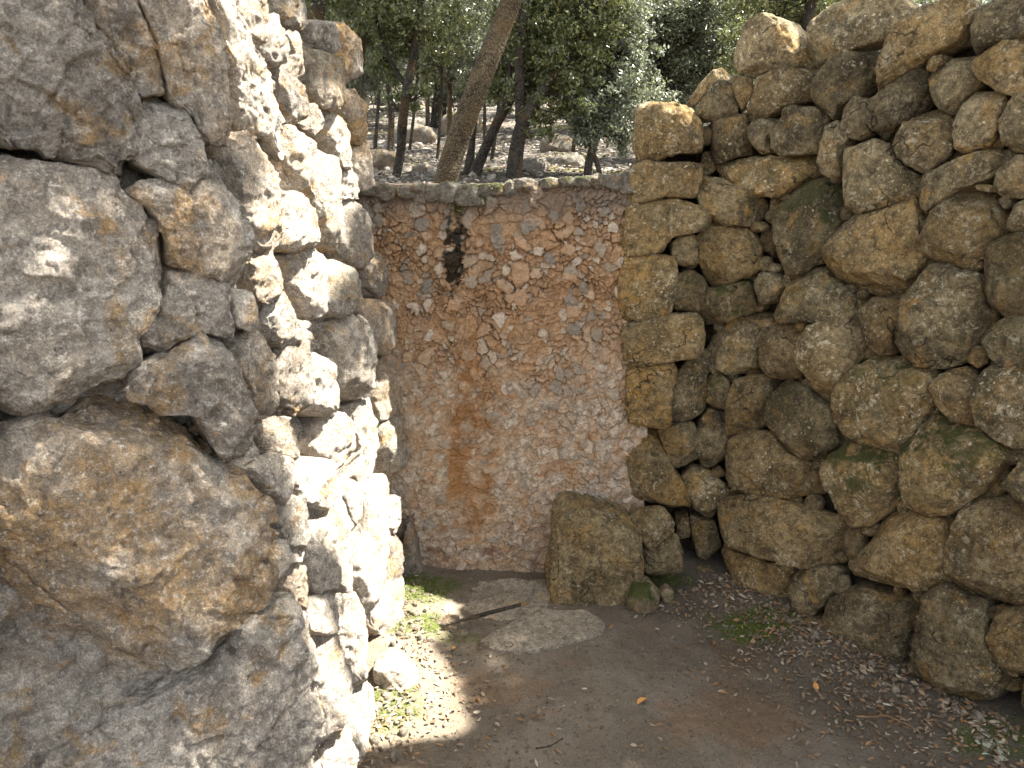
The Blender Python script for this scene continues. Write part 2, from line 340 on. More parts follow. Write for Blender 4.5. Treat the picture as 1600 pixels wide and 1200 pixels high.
# ------------------------------------------------------------------ right wall: outlines read off the photograph, set on the wall's own battered faces
R_SEGS = [Seg((.43, 2.95), (.80, 2.90), .045), Seg((.80, 2.90), (1.46, 1.94), .045), Seg((1.46, 1.94), (2.6, .22), .045)]
L_SEGS = [Seg((-1.62, .44), (-.42, 1.33), .05), Seg((-.42, 1.33), (-.44, 3.02), .045)]
TR, MR, BR = (960, 0), (960, 400), (960, 720)
q = dict(back=-.03, pe=9., cut=.12, df=.5)
RIGHT = [
 (TR,[(95,420),(150,408),(250,412),(300,435),(335,500),(342,590),(230,598),(150,625),(90,628),(83,520)],dict(warm=.5,tone=.12,**q)),
 (TR,[(75,650),(120,632),(230,640),(325,640),(330,700),(310,772),(200,765),(120,785),(60,800),(55,720)],dict(warm=.55,tone=.12,**q)),
 (TR,[(60,810),(130,788),(230,785),(330,810),(380,860),(340,900),(220,925),(180,975),(60,998),(35,960),(40,880)],dict(warm=.6,tone=.12,**q)),
 (TR,[(45,1000),(150,998),(235,1010),(245,1070),(220,1215),(90,1245),(30,1235),(12,1130)],dict(warm=1,tone=.2,label='orange-stained square quoin stone',**q)),
 (TR,[(290,395),(340,320),(380,280),(420,262),(460,290),(460,310),(400,310),(350,370),(325,410)],dict(tone=.4,back=.18)),
 (TR,[(345,390),(385,335),(430,310),(462,330),(490,430),(430,455),(340,475),(320,440)],{}),
 (TR,[(470,290),(465,220),(480,130),(510,85),(600,62),(660,85),(690,130),(715,200),(745,262),(640,270),(550,300)],dict(tone=.45,lichen=.7,label='pale sunlit block standing on top')),
 (TR,[(462,330),(470,292),(545,305),(540,350),(505,440),(475,380)],dict(warm=.5)),
 (TR,[(520,450),(510,420),(540,340),(560,300),(660,272),(790,265),(800,300),(765,380),(660,420),(600,455),(515,480)],dict(warm=.3)),
 (TR,[(720,160),(740,110),(830,45),(900,5),(1000,-20),(1100,-10),(1180,35),(1130,90),(1060,150),(920,200),(830,235),(760,268),(735,230)],dict(tone=.3,lichen=.5,label='broad pale cap boulder')),
 (TR,[(985,350),(1010,280),(1060,200),(1110,100),(1200,20),(1280,-10),(1380,0),(1400,40),(1380,100),(1330,170),(1240,215),(1130,280),(1060,335),(1000,375)],dict(tone=.2,label='long slanting cap boulder')),
 (TR,[(765,365),(810,270),(840,215),(930,200),(1015,200),(1010,260),(985,330),(960,375),(880,410),(850,465),(800,450),(790,400)],{}),
 (TR,[(385,470),(440,448),(500,450),(525,510),(545,600),(480,610),(400,638),(385,570)],{}),
 (TR,[(515,505),(570,460),(640,465),(620,510),(590,545),(600,590),(565,600),(540,560)],{}),
 (TR,[(595,545),(650,490),(680,430),(740,410),(785,430),(795,500),(790,595),(700,600),(640,605),(605,585)],{}),
 (TR,[(810,490),(850,470),(885,500),(905,540),(870,590),(870,680),(840,690),(800,675),(795,630),(812,590)],{}),
 (TR,[(885,420),(930,380),(985,385),(1000,440),(990,520),(950,545),(905,530),(885,475)],{}),
 (TR,[(395,670),(430,630),(560,620),(730,603),(785,625),(785,680),(730,700),(640,765),(530,755),(470,720),(410,700)],dict(warm=1,tone=.45,strata=.02,lichen=.6,moss=.4,label='flat orange split stone with a long crack')),
 (TR,[(315,705),(350,690),(430,700),(480,740),(560,760),(610,790),(600,850),(540,878),(400,870),(350,820),(320,750)],{}),
 (TR,[(320,940),(350,890),(400,870),(540,885),(570,920),(575,1000),(560,1060),(480,1090),(390,1120),(360,1080),(335,1020)],dict(warm=.6)),
 (TR,[(215,960),(250,930),(320,920),(325,1040),(300,1050),(235,1025)],{}),
 (TR,[(635,880),(650,830),(720,720),(800,695),(870,720),(880,850),(830,960),(780,1010),(700,1085),(635,1080),(630,960)],dict(moss=.7,lichen=.5)),
 (TR,[(570,900),(620,860),(635,950),(610,1010),(580,960)],dict(back=.09,tone=-.4)),
 (TR,[(345,600),(385,590),(398,660),(360,700),(335,680)],dict(back=.07)),
 (TR,[(875,620),(920,565),(1000,548),(1070,580),(1100,640),(1190,700),(1185,760),(1080,790),(980,820),(930,835),(890,750)],{}),
 (TR,[(1000,440),(1000,380),(1080,330),(1200,240),(1220,300),(1215,380),(1170,450),(1090,500),(1030,550),(1005,520)],{}),
 (TR,[(1220,270),(1225,220),(1270,212),(1275,250),(1240,285)],{}),
 (TR,[(1215,330),(1250,280),(1310,230),(1400,215),(1410,260),(1425,330),(1360,380),(1330,450),(1260,420),(1225,380)],{}),
 (TR,[(1385,100),(1420,40),(1480,0),(1600,-20),(1680,-10),(1690,140),(1560,150),(1470,165),(1400,215),(1385,160)],{}),
 (TR,[(1395,260),(1450,180),(1510,150),(1640,150),(1680,300),(1560,370),(1500,355),(1420,300)],{}),
 (TR,[(1315,480),(1340,420),(1400,360),(1490,360),(1540,390),(1520,460),(1480,540),(1430,590),(1370,600),(1320,540)],{}),
 (TR,[(1075,540),(1100,510),(1180,450),(1240,415),(1310,460),(1320,540),(1290,600),(1220,685),(1150,650),(1090,600)],dict(lichen=.7)),
 (TR,[(1500,490),(1540,420),(1600,340),(1690,330),(1690,560),(1600,590),(1550,590),(1510,540)],{}),
 (TR,[(1195,700),(1300,640),(1400,600),(1480,580),(1525,610),(1520,650),(1440,700),(1340,740),(1250,800),(1210,845),(1195,800)],{}),
 (TR,[(1480,680),(1540,640),(1600,600),(1690,590),(1690,760),(1600,770),(1520,775),(1478,740)],{}),
 (TR,[(1405,725),(1440,720),(1470,725),(1470,750),(1420,745)],dict(warm=.8)),
 (TR,[(1245,810),(1300,760),(1370,732),(1440,740),(1500,790),(1510,850),(1520,905),(1450,960),(1440,1040),(1380,1060),(1290,1025),(1230,1005),(1175,965),(1220,900)],dict(lichen=1)),
 (TR,[(1515,870),(1560,800),(1600,780),(1690,780),(1690,880),(1580,900),(1530,905)],{}),
 (TR,[(810,1040),(830,950),(880,880),(960,835),(1100,785),(1175,785),(1190,850),(1195,960),(1210,1010),(1200,1080),(1130,1160),(1000,1155),(930,1100),(830,1080)],dict(sub=6)),
 (TR,[(1445,1000),(1480,940),(1600,890),(1700,880),(1700,1230),(1560,1235),(1500,1235),(1445,1190),(1440,1100)],dict(lichen=.8,moss=.4)),
 (MR,[(225,190),(240,90),(280,50),(340,80),(370,130),(330,190),(330,215),(250,225)],dict(moss=.3)),
 (MR,[(325,215),(335,160),(370,130),(450,115),(540,95),(560,150),(550,215),(470,240),(370,275),(330,240)],dict(moss=1)),
 (MR,[(540,130),(545,70),(590,65),(650,95),(660,110),(600,180),(570,190)],{}),
 (MR,[(580,200),(660,115),(740,60),(800,35),(830,90),(900,105),(950,160),(950,230),(880,275),(760,250),(640,262),(595,250)],dict(moss=.3)),
 (MR,[(945,220),(990,165),(1060,170),(1130,190),(1110,260),(1080,310),(1070,385),(1020,380),(985,330),(950,270)],{}),
 (MR,[(1075,330),(1110,230),(1180,130),(1230,60),(1280,35),(1350,60),(1430,80),(1440,170),(1450,240),(1420,330),(1390,390),(1280,440),(1180,420),(1100,390)],dict(sub=6,lichen=.5)),
 (MR,[(1420,310),(1480,270),(1600,240),(1700,240),(1700,440),(1600,455),(1520,430),(1460,370)],dict(lichen=.8,moss=.4)),
 (MR,[(35,270),(60,260),(180,235),(320,228),(340,290),(335,385),(200,410),(60,430),(40,400)],dict(warm=.4,tone=.15,lichen=.6,**q)),
 (MR,[(340,295),(420,285),(500,235),(570,222),(600,270),(580,320),(550,400),(550,440),(480,465),(410,430),(370,390)],{}),
 (MR,[(548,390),(565,330),(640,270),(700,258),(730,310),(725,370),(725,470),(650,480),(590,470),(550,440)],{}),
 (MR,[(695,345),(730,290),(820,270),(920,275),(980,320),(960,390),(920,450),(880,500),(850,580),(800,565),(760,480),(720,400)],dict(lichen=.9)),
 (MR,[(50,450),(90,440),(220,422),(240,450),(220,560),(220,650),(170,665),(60,640),(50,560)],dict(warm=.9,tone=.05,**q)),
 (MR,[(220,560),(235,480),(300,400),(370,398),(390,430),(350,480),(350,560),(360,600),(300,640),(235,660)],dict(lichen=.6)),
 (MR,[(350,490),(390,465),(440,470),(450,500),(440,600),(400,600),(360,580)],dict(moss=.5)),
 (MR,[(440,560),(450,500),(500,465),(590,470),(600,530),(590,640),(540,680),(480,700),(445,680)],{}),
 (MR,[(580,590),(600,520),(640,490),(730,500),(800,570),(860,600),(870,660),(870,740),(820,790),(720,790),(660,750),(600,680)],dict(moss=.3,tone=-.12)),
 (MR,[(855,560),(880,520),(940,450),(1000,400),(1080,400),(1140,430),(1240,460),(1230,540),(1220,590),(1150,670),(1120,780),(1050,760),(960,720),(890,660),(865,610)],dict(lichen=1.8,moss=.55,warm=.5,tone=.2,rough=1.8,label='crumbling stone crusted with white lichen')),
 (MR,[(1215,540),(1270,460),(1350,440),(1390,470),(1400,540),(1410,600),(1400,675),(1320,640),(1240,570)],{}),
 (MR,[(1395,470),(1460,440),(1540,430),(1600,450),(1700,480),(1700,760),(1600,745),(1500,710),(1430,660),(1400,580)],dict(lichen=1.5,tone=.1)),
 (MR,[(170,700),(180,670),(300,655),(325,700),(325,800),(240,840),(210,800)],{}),
 (MR,[(315,740),(330,660),(370,605),(430,620),(460,680),(440,760),(415,820),(350,835)],{}),
 (MR,[(40,760),(80,680),(160,670),(180,740),(240,850),(300,930),(290,1000),(180,980),(70,950)],dict(warm=1,tone=-.05,rough=.5,pe=4.)),
 (MR,[(415,770),(460,710),(560,690),(620,700),(660,760),(760,810),(790,830),(790,935),(650,940),(560,940),(480,900),(425,880)],dict(tone=.05)),
 (MR,[(795,860),(830,790),(900,745),(980,720),(1060,760),(1130,800),(1135,900),(1100,970),(1000,1040),(860,1035),(800,980)],dict(lichen=1,moss=.9,warm=.6,tone=.1,label='round boulder with a dark moss patch')),
 (MR,[(1120,750),(1160,670),(1230,630),(1330,640),(1430,690),(1530,750),(1520,850),(1440,910),(1330,990),(1240,1000),(1150,960),(1130,850)],dict(lichen=1.3,moss=.9)),
 (MR,[(1520,900),(1550,850),(1600,790),(1700,770),(1700,1000),(1600,965),(1560,940)],{}),
 (MR,[(265,870),(310,830),(380,850),(430,900),(470,930),(400,970),(390,1040),(330,1020),(290,940)],dict(lichen=.9)),
 (BR,[(400,180),(430,150),(500,135),(620,150),(760,200),(890,250),(870,420),(780,415),(680,395),(560,365),(450,325),(405,280)],dict(pe=3.8,label='long low block')),
 (BR,[(870,430),(900,380),(990,330),(1040,220),(1100,195),(1180,205),(1300,230),(1310,320),(1300,490),(1180,500),(1080,500),(960,480),(880,460)],dict(lichen=.6,rough=1.5)),
 (BR,[(1310,320),(1340,220),(1400,140),(1480,130),(1600,180),(1700,200),(1700,600),(1600,580),(1450,540),(1330,500),(1305,420)],dict(tone=.05,lichen=.5)),
 (BR,[(385,345),(420,320),(500,360),(600,395),(710,400),(690,450),(670,540),(600,545),(510,520),(430,450)],dict(lichen=.4)),
 (BR,[(670,520),(700,440),(740,405),(860,430),(860,500),(820,560),(740,615),(680,580)],dict(lichen=.5)),
 (BR,[(830,610),(860,540),(930,490),(1050,520),(1200,560),(1200,640),(1150,680),(1170,760),(1090,795),(1000,760),(920,690),(840,640)],dict(tone=-.15,rough=1.4)),
 (BR,[(1165,800),(1200,700),(1220,500),(1280,495),(1440,560),(1460,700),(1530,830),(1500,920),(1380,950),(1260,910),(1180,850)],dict(tone=-.15,lichen=.6,sub=6,rough=1.4)),
 (BR,[(1465,680),(1490,590),(1600,580),(1700,600),(1700,830),(1550,835),(1490,760)],dict(tone=-.1)),
 (BR,[(1570,900),(1600,850),(1700,840),(1700,1020),(1600,1000)],dict(tone=-.25)),
 (BR,[(690,640),(760,600),(850,640),(890,700),(880,760),(780,730),(710,690)],dict(tone=-.25)),
 (BR,[(400,540),(430,510),(560,545),(640,580),(640,630),(500,610),(420,590)],dict(tone=-.1)),
 (BR,[(295,450),(330,415),(400,430),(410,490),(340,515),(300,490)],dict(tone=-.25)),
 (BR,[(305,310),(300,230),(390,240),(415,330),(370,400),(330,390)],dict(tone=-.1,back=.03)),
 (BR,[(240,230),(290,225),(295,300),(250,305)],dict(tone=-.2,back=.03)),
]
# the wall runs on past the picture's right edge and its near end
for j, yy in enumerate(((150, 330), (330, 500), (500, 690), (690, 850), (850, 1010), (1010, 1190), (-60, 150))):
    for i in range(2):
        x0 = 1642+i*150+(j % 2)*28-(12 if j % 2 else 0); y0, y1 = yy; w_ = 140
        jr = random.Random(j*7+i); RIGHT.append(((0, 0), [((x0-4+(a+jr.uniform(-.09, .09))*(w_+14))*2.5, (y0-5+(b+jr.uniform(-.09, .09))*(y1-y0+10))*2.5) for a, b in ((.05,.2),(.3,.02),(.75,.04),(.98,.3),(.96,.75),(.7,.97),(.25,.96),(.03,.7))], {}))
wall_r = empty('dry_stone_wall', (.95, 2.75, 0), 'brown boulder dry stone wall on the right, mossy rounded stones, topped by pale blocks', 'stone wall')
KW = ('grow', 'pe', 'cut', 'df', 'rough', 'sub', 'strata', 'label', 'facets', 'ang', 'blend', 'protr')
PROJ = []
for org, pts, o in RIGHT:
    o = dict(o); kw = {k: o.pop(k) for k in KW if k in o}; back = o.pop('back', 0)
    kw.setdefault('df', .38); kw.setdefault('pe', 6.5); kw.setdefault('cut', .30); kw.setdefault('facets', 16); kw.setdefault('ang', .8); kw.setdefault('grow', 1.055)
    rgx = random.Random(len(PROJ)*5+1)
    if back == 0: back = rgx.uniform(-.02, .022)
    PROJ.append(wall_stone(wall_r, R_SEGS, Z(org, pts), M_right, blend=.82, protr=-back, props=o, **kw))

# small wedging stones pushed into the joints
polys = [np.array(Z(org, pts)) for org, pts, o in RIGHT]
wr = np.random.RandomState(4); wx = wr.uniform(1090, 1640, 9000); wy = wr.uniform(170, 1080, 9000); dmin = np.full(9000, 99.)
for pl in polys: dmin = np.minimum(dmin, poly_sd(wx, wy, pl))
inside = poly_sd(wx, wy, np.array([(1090, 190), (1240, 130), (1400, 110), (1640, 60), (1640, 1170), (1420, 1020), (1230, 900), (1090, 830)])) < 0
cand = [i for i in np.argsort(-dmin) if inside[i] and 3.5 < dmin[i] < 30]; took = []
for i in cand:
    if len(took) >= 75: break
    if all((wx[i]-wx[j])**2+(wy[i]-wy[j])**2 > (dmin[i]+dmin[j]+5)**2 for j in took):
        took.append(i); r_ = dmin[i]+5.5; a_ = np.linspace(0, 2*math.pi, 8)[:-1]+wr.rand()*6; el = wr.uniform(.7, 1.3)
        pl = np.stack([wx[i]+np.cos(a_)*r_*el*wr.uniform(.8, 1.15, 7), wy[i]+np.sin(a_)*r_/el*wr.uniform(.8, 1.15, 7)], 1)
        wall_stone(wall_r, R_SEGS, pl, M_right, blend=.82, protr=-wr.uniform(.045, .08), db=.04, df=.9, name='wedge_stone', sub=3, pe=4, cut=.3, facets=8, ang=.5, props=dict(tone=wr.uniform(-.3, .2)))

# ------------------------------------------------------------------ left wall: big rough limestone blocks
TL, ML, BL = (0, 0), (0, 400), (0, 720)
LEFT = [
 (TL,[(-60,-60),(290,-60),(330,60),(430,160),(470,280),(520,380),(520,560),(470,690),(430,670),(300,640),(170,620),(150,590),(-60,560)],dict(sub=7)),
 (TL,[(300,-60),(500,-60),(560,80),(610,200),(640,380),(560,405),(520,400),(450,250),(430,170),(340,60)],dict(sub=6,warm=.4)),
 (TL,[(500,-60),(800,-60),(850,100),(880,260),(890,420),(860,620),(820,640),(780,540),(740,440),(650,390),(620,250),(570,100)],dict(sub=6,warm=.4)),
 (TL,[(790,-40),(850,0),(930,150),(1030,280),(1080,420),(1100,560),(1060,620),(1010,520),(890,490),(880,300),(840,120)],dict(sub=6)),
 (TL,[(520,440),(540,410),(660,390),(730,450),(790,560),(800,640),(830,700),(800,790),(720,740),(600,680),(520,640)],dict(sub=6)),
 (TL,[(475,745),(560,700),(650,690),(730,740),(770,830),(800,900),(800,1050),(700,1050),(650,1040),(640,900),(560,800)],dict(sub=6,warm=.6)),
 (TL,[(870,600),(890,560),(960,530),(1020,560),(1060,640),(1090,750),(1090,860),(1060,970),(980,1000),(950,900),(900,760),(880,690)],dict(sub=6,warm=.4)),
 (TL,[(800,690),(850,690),(900,760),(950,880),(970,1000),(970,1140),(880,1100),(810,1060),(800,900),(770,800)],dict(sub=6,warm=.4)),
 (TL,[(-60,620),(0,610),(200,640),(440,680),(480,770),(560,800),(650,830),(660,1000),(640,1130),(590,1240),(530,1320),(555,1420),(450,1500),(350,1500),(220,1590),(100,1625),(-60,1630)],dict(sub=7,warm=.15,tone=.05,ang=.9)),
 (ML,[(655,70),(810,65),(890,100),(895,220),(920,320),(880,320),(800,300),(700,330),(560,410),(545,400),(540,300),(600,220),(640,130)],dict(sub=6,tone=-.2)),
 (ML,[(500,470),(560,420),(700,340),(800,300),(870,320),(920,420),(970,560),(1010,680),(1000,740),(930,800),(830,740),(760,620),(610,620),(570,580),(520,560)],dict(sub=6,tone=-.12,protr=.03)),
 (ML,[(-60,700),(100,640),(240,610),(330,545),(400,530),(520,570),(610,625),(700,615),(770,640),(810,720),(900,790),(1000,850),(1040,950),(1080,1100),(1070,1180),(1050,1260),(1000,1320),(900,1400),(850,1390),(770,1520),(700,1590),(560,1680),(530,1715),(420,1740),(200,1810),(-60,1880)],dict(sub=7,warm=.8,tone=.08,under=1,label='huge jutting block with ochre underside')),
 (BL,[(60,1250),(250,1120),(350,1050),(450,960),(640,860),(760,780),(850,760),(820,720),(960,600),(1060,520),(1130,530),(1200,600),(1215,700),(1225,860),(1245,1100),(1245,1330),(60,1400)],dict(sub=7,tone=.05,back=.05)),
 (BL,[(-60,1130),(150,1080),(330,1050),(300,1150),(150,1250),(80,1330),(-60,1330)],dict(back=.2,tone=-.6)),  # dark tone paints in the shade of the hollow under the block
 (BL,[(1060,480),(1120,400),(1190,390),(1200,480),(1195,580),(1140,540),(1080,510)],dict(warm=.5,back=.02)),
 (BL,[(1040,290),(1090,220),(1170,300),(1190,390),(1110,400),(1060,460),(1020,480),(1050,380)],dict(back=.02)),
 (TL,[(820,-40),(960,-40),(1000,60),(1040,120),(1010,200),(960,150),(900,80),(850,20)],dict(warm=.5)),
 (TL,[(965,-20),(1050,-20),(1040,80),(1010,100),(975,60)],dict(warm=.6)),
 (TL,[(1050,-20),(1195,-20),(1195,60),(1180,120),(1130,110),(1060,50)],dict(tone=-.2,moss=.3)),
 (TL,[(1000,90),(1070,65),(1110,120),(1130,200),(1080,270),(1030,230),(980,180)],{}),
 (TL,[(1180,90),(1240,80),(1310,90),(1330,180),(1290,230),(1200,170)],dict(tone=-.2)),
 (TL,[(1310,90),(1380,110),(1410,150),(1405,310),(1360,340),(1330,280),(1325,180)],dict(warm=1.1)),
 (TL,[(1185,180),(1260,210),(1330,240),(1335,420),(1240,410),(1190,330)],dict(tone=-.2,moss=.5,warm=.6)),
 (TL,[(1110,130),(1160,130),(1185,260),(1170,320),(1100,280),(1130,210)],dict(warm=.4)),
 (TL,[(1340,360),(1400,350),(1435,420),(1430,540),(1380,560),(1345,470)],dict(warm=1.1)),
 (TL,[(1040,260),(1090,270),(1180,350),(1200,420),(1170,490),(1110,490),(1080,370)],{}),
 (TL,[(1175,440),(1220,410),(1260,440),(1250,500),(1220,540),(1180,500)],dict(warm=.6)),
 (TL,[(1250,420),(1330,450),(1370,520),(1370,640),(1320,650),(1280,560),(1250,500)],dict(tone=.05)),
 (TL,[(1375,560),(1430,560),(1455,700),(1410,740),(1370,650)],dict(warm=.5)),
 (TL,[(1090,500),(1170,500),(1220,560),(1210,740),(1150,750),(1090,720),(1080,600)],dict(tone=.1)),
 (TL,[(1215,560),(1280,570),(1310,680),(1330,900),(1320,960),(1260,920),(1210,790),(1205,680)],dict(tone=.1)),
 (TL,[(1320,660),(1370,650),(1410,770),(1310,780)],{}),
 (TL,[(1086,745),(1160,760),(1210,830),(1250,920),(1200,980),(1130,980),(1070,950),(1095,850)],dict(tone=.15,protr=.03)),
 (TL,[(1320,790),(1420,790),(1450,950),(1430,1050),(1340,1030),(1300,960)],dict(tone=-.2)),
 (TL,[(1420,790),(1500,790),(1520,900),(1515,980),(1450,985)],dict(tone=-.1)),
 (TL,[(970,1000),(1050,980),(1090,1070),(1090,1140),(1040,1180),(980,1160)],dict(warm=.5)),
 (TL,[(1060,975),(1150,985),(1250,1000),(1290,1050),(1250,1100),(1260,1220),(1200,1230),(1130,1120),(1090,1060)],dict(tone=.15)),
 (ML,[(1255,60),(1330,20),(1400,100),(1420,170),(1380,240),(1290,230),(1260,180)],dict(tone=-.2,moss=.3)),
 (ML,[(1420,0),(1530,-10),(1540,60),(1510,160),(1440,150),(1420,80)],dict(tone=-.1)),
 (ML,[(1270,240),(1400,240),(1450,350),(1470,460),(1400,560),(1330,530),(1290,400)],dict(tone=-.1,protr=.015)),
 (ML,[(1420,170),(1530,180),(1545,280),(1500,380),(1450,370),(1410,260)],dict(warm=.7)),
 (ML,[(1470,400),(1530,395),(1565,470),(1565,590),(1480,650),(1470,560)],dict(warm=.5)),
 (ML,[(900,130),(970,140),(1010,200),(1010,300),(930,280),(905,200)],{}),
 (ML,[(1010,150),(1090,140),(1130,250),(1180,330),(1100,350),(1040,300)],{}),
 (ML,[(920,290),(1040,300),(1070,450),(1060,620),(1000,660),(970,530),(910,400)],dict(warm=.6)),
 (ML,[(1070,340),(1190,330),(1210,450),(1180,600),(1100,620),(1060,480)],dict(warm=.3)),
 (ML,[(1190,400),(1250,390),(1300,480),(1350,575),(1280,620),(1200,600)],dict(tone=.1)),
 (ML,[(1010,660),(1080,630),(1150,700),(1180,800),(1100,780),(1030,760)],dict(warm=.4)),
 (ML,[(1210,740),(1260,630),(1350,610),(1390,700),(1370,780),(1320,840),(1240,780)],dict(protr=.015)),
 (ML,[(1350,600),(1420,570),(1470,690),(1470,800),(1410,890),(1330,860),(1390,760)],dict(warm=.3)),
 (ML,[(1470,650),(1560,610),(1585,660),(1570,800),(1510,900),(1480,780)],dict(warm=.3)),
 (ML,[(950,800),(1060,780),(1160,790),(1160,890),(1100,960),(1010,880)],{}),
 (ML,[(1170,780),(1290,800),(1310,900),(1270,1000),(1180,950)],dict(tone=.1)),
 (ML,[(1010,880),(1100,940),(1190,950),(1200,1150),(1100,1130),(1050,1000)],{}),
 (ML,[(1190,940),(1330,940),(1380,1060),(1370,1300),(1280,1300),(1190,1150)],dict(tone=.1)),
 (ML,[(1310,900),(1340,870),(1420,900),(1410,1080),(1370,1050)],{}),
 (ML,[(1410,900),(1470,870),(1500,960),(1500,1180),(1480,1320),(1420,1380),(1390,1200),(1410,1080)],dict(tone=.1)),
 (ML,[(1500,940),(1560,950),(1565,1060),(1510,1090)],dict(moss=.3)),
 (ML,[(1500,1100),(1560,1085),(1580,1150),(1545,1290),(1490,1310),(1500,1200)],dict(warm=.3)),
 (BL,[(1195,560),(1260,500),(1300,560),(1320,640),(1280,680),(1210,660)],{}),
 (BL,[(1290,480),(1370,520),(1390,600),(1420,640),(1420,900),(1350,800),(1320,640)],dict(tone=.1)),
 (BL,[(1200,660),(1290,680),(1350,800),(1350,1000),(1260,1100),(1220,900)],dict(tone=.1)),
 (BL,[(1340,790),(1430,850),(1450,1000),(1445,1330),(1370,1330),(1340,1050)],dict(tone=.1)),
 (BL,[(1250,1080),(1330,1000),(1390,1120),(1380,1330),(1250,1330)],{}),
 (BL,[(1440,560),(1500,510),(1580,450),(1590,520),(1560,640),(1500,690),(1430,640)],dict(tone=.05)),
 (BL,[(1190,230),(1280,250),(1330,330),(1300,490),(1240,500),(1195,400)],dict(tone=.1)),
 (BL,[(1370,300),(1480,320),(1490,500),(1430,640),(1385,520)],dict(tone=.1)),
]
# more of the same wall above and to the left of the picture
for (x0, y0, x1, y1) in ((-260,-60,-20,170),(-260,175,-20,420),(-300,425,-20,760),(-320,765,-20,1120),(-60,-250,120,-25),(125,-230,260,-25),(262,-190,352,-22),(355,-140,412,-18),(414,-95,470,-12)):
    LEFT.append(((0, 0), [((x0+a*(x1-x0))*2.5, (y0+b*(y1-y0))*2.5) for a, b in ((.03,.15),(.25,.0),(.8,.03),(.99,.25),(1,.8),(.75,.99),(.2,.97),(.0,.75))], {}))
wall_l = empty('dry_stone_wall', (-.6, 2.0, 0), 'pale rough limestone wall on the left, huge angular blocks partly in glaring sun', 'stone wall')
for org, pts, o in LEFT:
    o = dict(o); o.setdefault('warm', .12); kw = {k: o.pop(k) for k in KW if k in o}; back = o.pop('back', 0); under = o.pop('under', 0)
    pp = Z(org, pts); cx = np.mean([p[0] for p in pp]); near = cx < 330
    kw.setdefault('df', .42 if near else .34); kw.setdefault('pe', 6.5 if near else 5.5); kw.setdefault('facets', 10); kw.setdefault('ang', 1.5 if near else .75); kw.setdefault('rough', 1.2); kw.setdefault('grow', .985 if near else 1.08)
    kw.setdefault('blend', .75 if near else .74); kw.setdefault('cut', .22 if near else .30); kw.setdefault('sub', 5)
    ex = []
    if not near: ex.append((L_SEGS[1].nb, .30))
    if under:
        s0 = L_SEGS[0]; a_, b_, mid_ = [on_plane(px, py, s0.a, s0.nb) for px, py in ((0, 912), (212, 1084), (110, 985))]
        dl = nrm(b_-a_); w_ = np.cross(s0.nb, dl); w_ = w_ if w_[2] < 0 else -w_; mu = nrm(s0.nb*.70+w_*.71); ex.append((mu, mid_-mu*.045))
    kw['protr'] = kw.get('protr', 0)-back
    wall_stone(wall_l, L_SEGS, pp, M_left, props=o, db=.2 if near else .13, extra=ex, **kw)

# rubble hearting behind the faces, seen only through the joints
def core(parent, segs, h, depth, thick, mat=None):
    V = []; F = []; k = 0
    for s in segs:
        nx = max(8, int(s.L/.014)); nz = 130; a = np.linspace(0, s.L, nx); z = np.linspace(0, 1, nz)
        A, ZZ = np.meshgrid(a, z); hh = np.interp(A, *h[1]) if k else np.interp(A, *h[0]); ZZ = -.05+ZZ*(hh+.05); P = s.a+np.outer(A.ravel(), s.d); P[:, 2] = ZZ.ravel(); P = P-s.n*depth-np.outer(P[:, 2]*s.batter, s.n)
        F1, F2, i_, _ = voro(P*19+.3*fbm(P*9, 2, 4)[:, None], 5); P = P+np.outer((.5-F1)*.075+(i_-.5)*.03*sstep(0, .15, F2-F1)+.012*fbm(P*40, 3, 7), s.n)
        Bk = P-s.n*thick
        V += [P, Bk]; f = grid_faces(nx, nz); F += [f+k, f[:, ::-1]+k+nx*nz]
        top = np.arange((nz-1)*nx, nz*nx); t = np.stack([top[:-1], top[1:], top[1:]+nx*nz, top[:-1]+nx*nz], 1)+k; F.append(t); k += 2*nx*nz
    return mesh_obj('rubble_core', np.vstack(V), np.vstack(F), mat or M_core, parent)
core(wall_r, [Seg((.48, 3.02), (.98, 2.93), .045), Seg((.81, 2.96), (2.6, .30), .045)], (([0, .3, .5], [1.70, 1.78, 1.82]), ([0, .12, .25, 1.5], [1.78, 1.82, 1.93, 1.98])), .105, .3)
core(wall_l, [Seg((-1.62, .44), (-.42, 1.37), .05), Seg((-.42, 1.345), (-.44, 2.9), .045)], (([0, 5], [1.85, 1.85]), ([0, 5], [1.85, 1.85])), .085, .3, M_left)

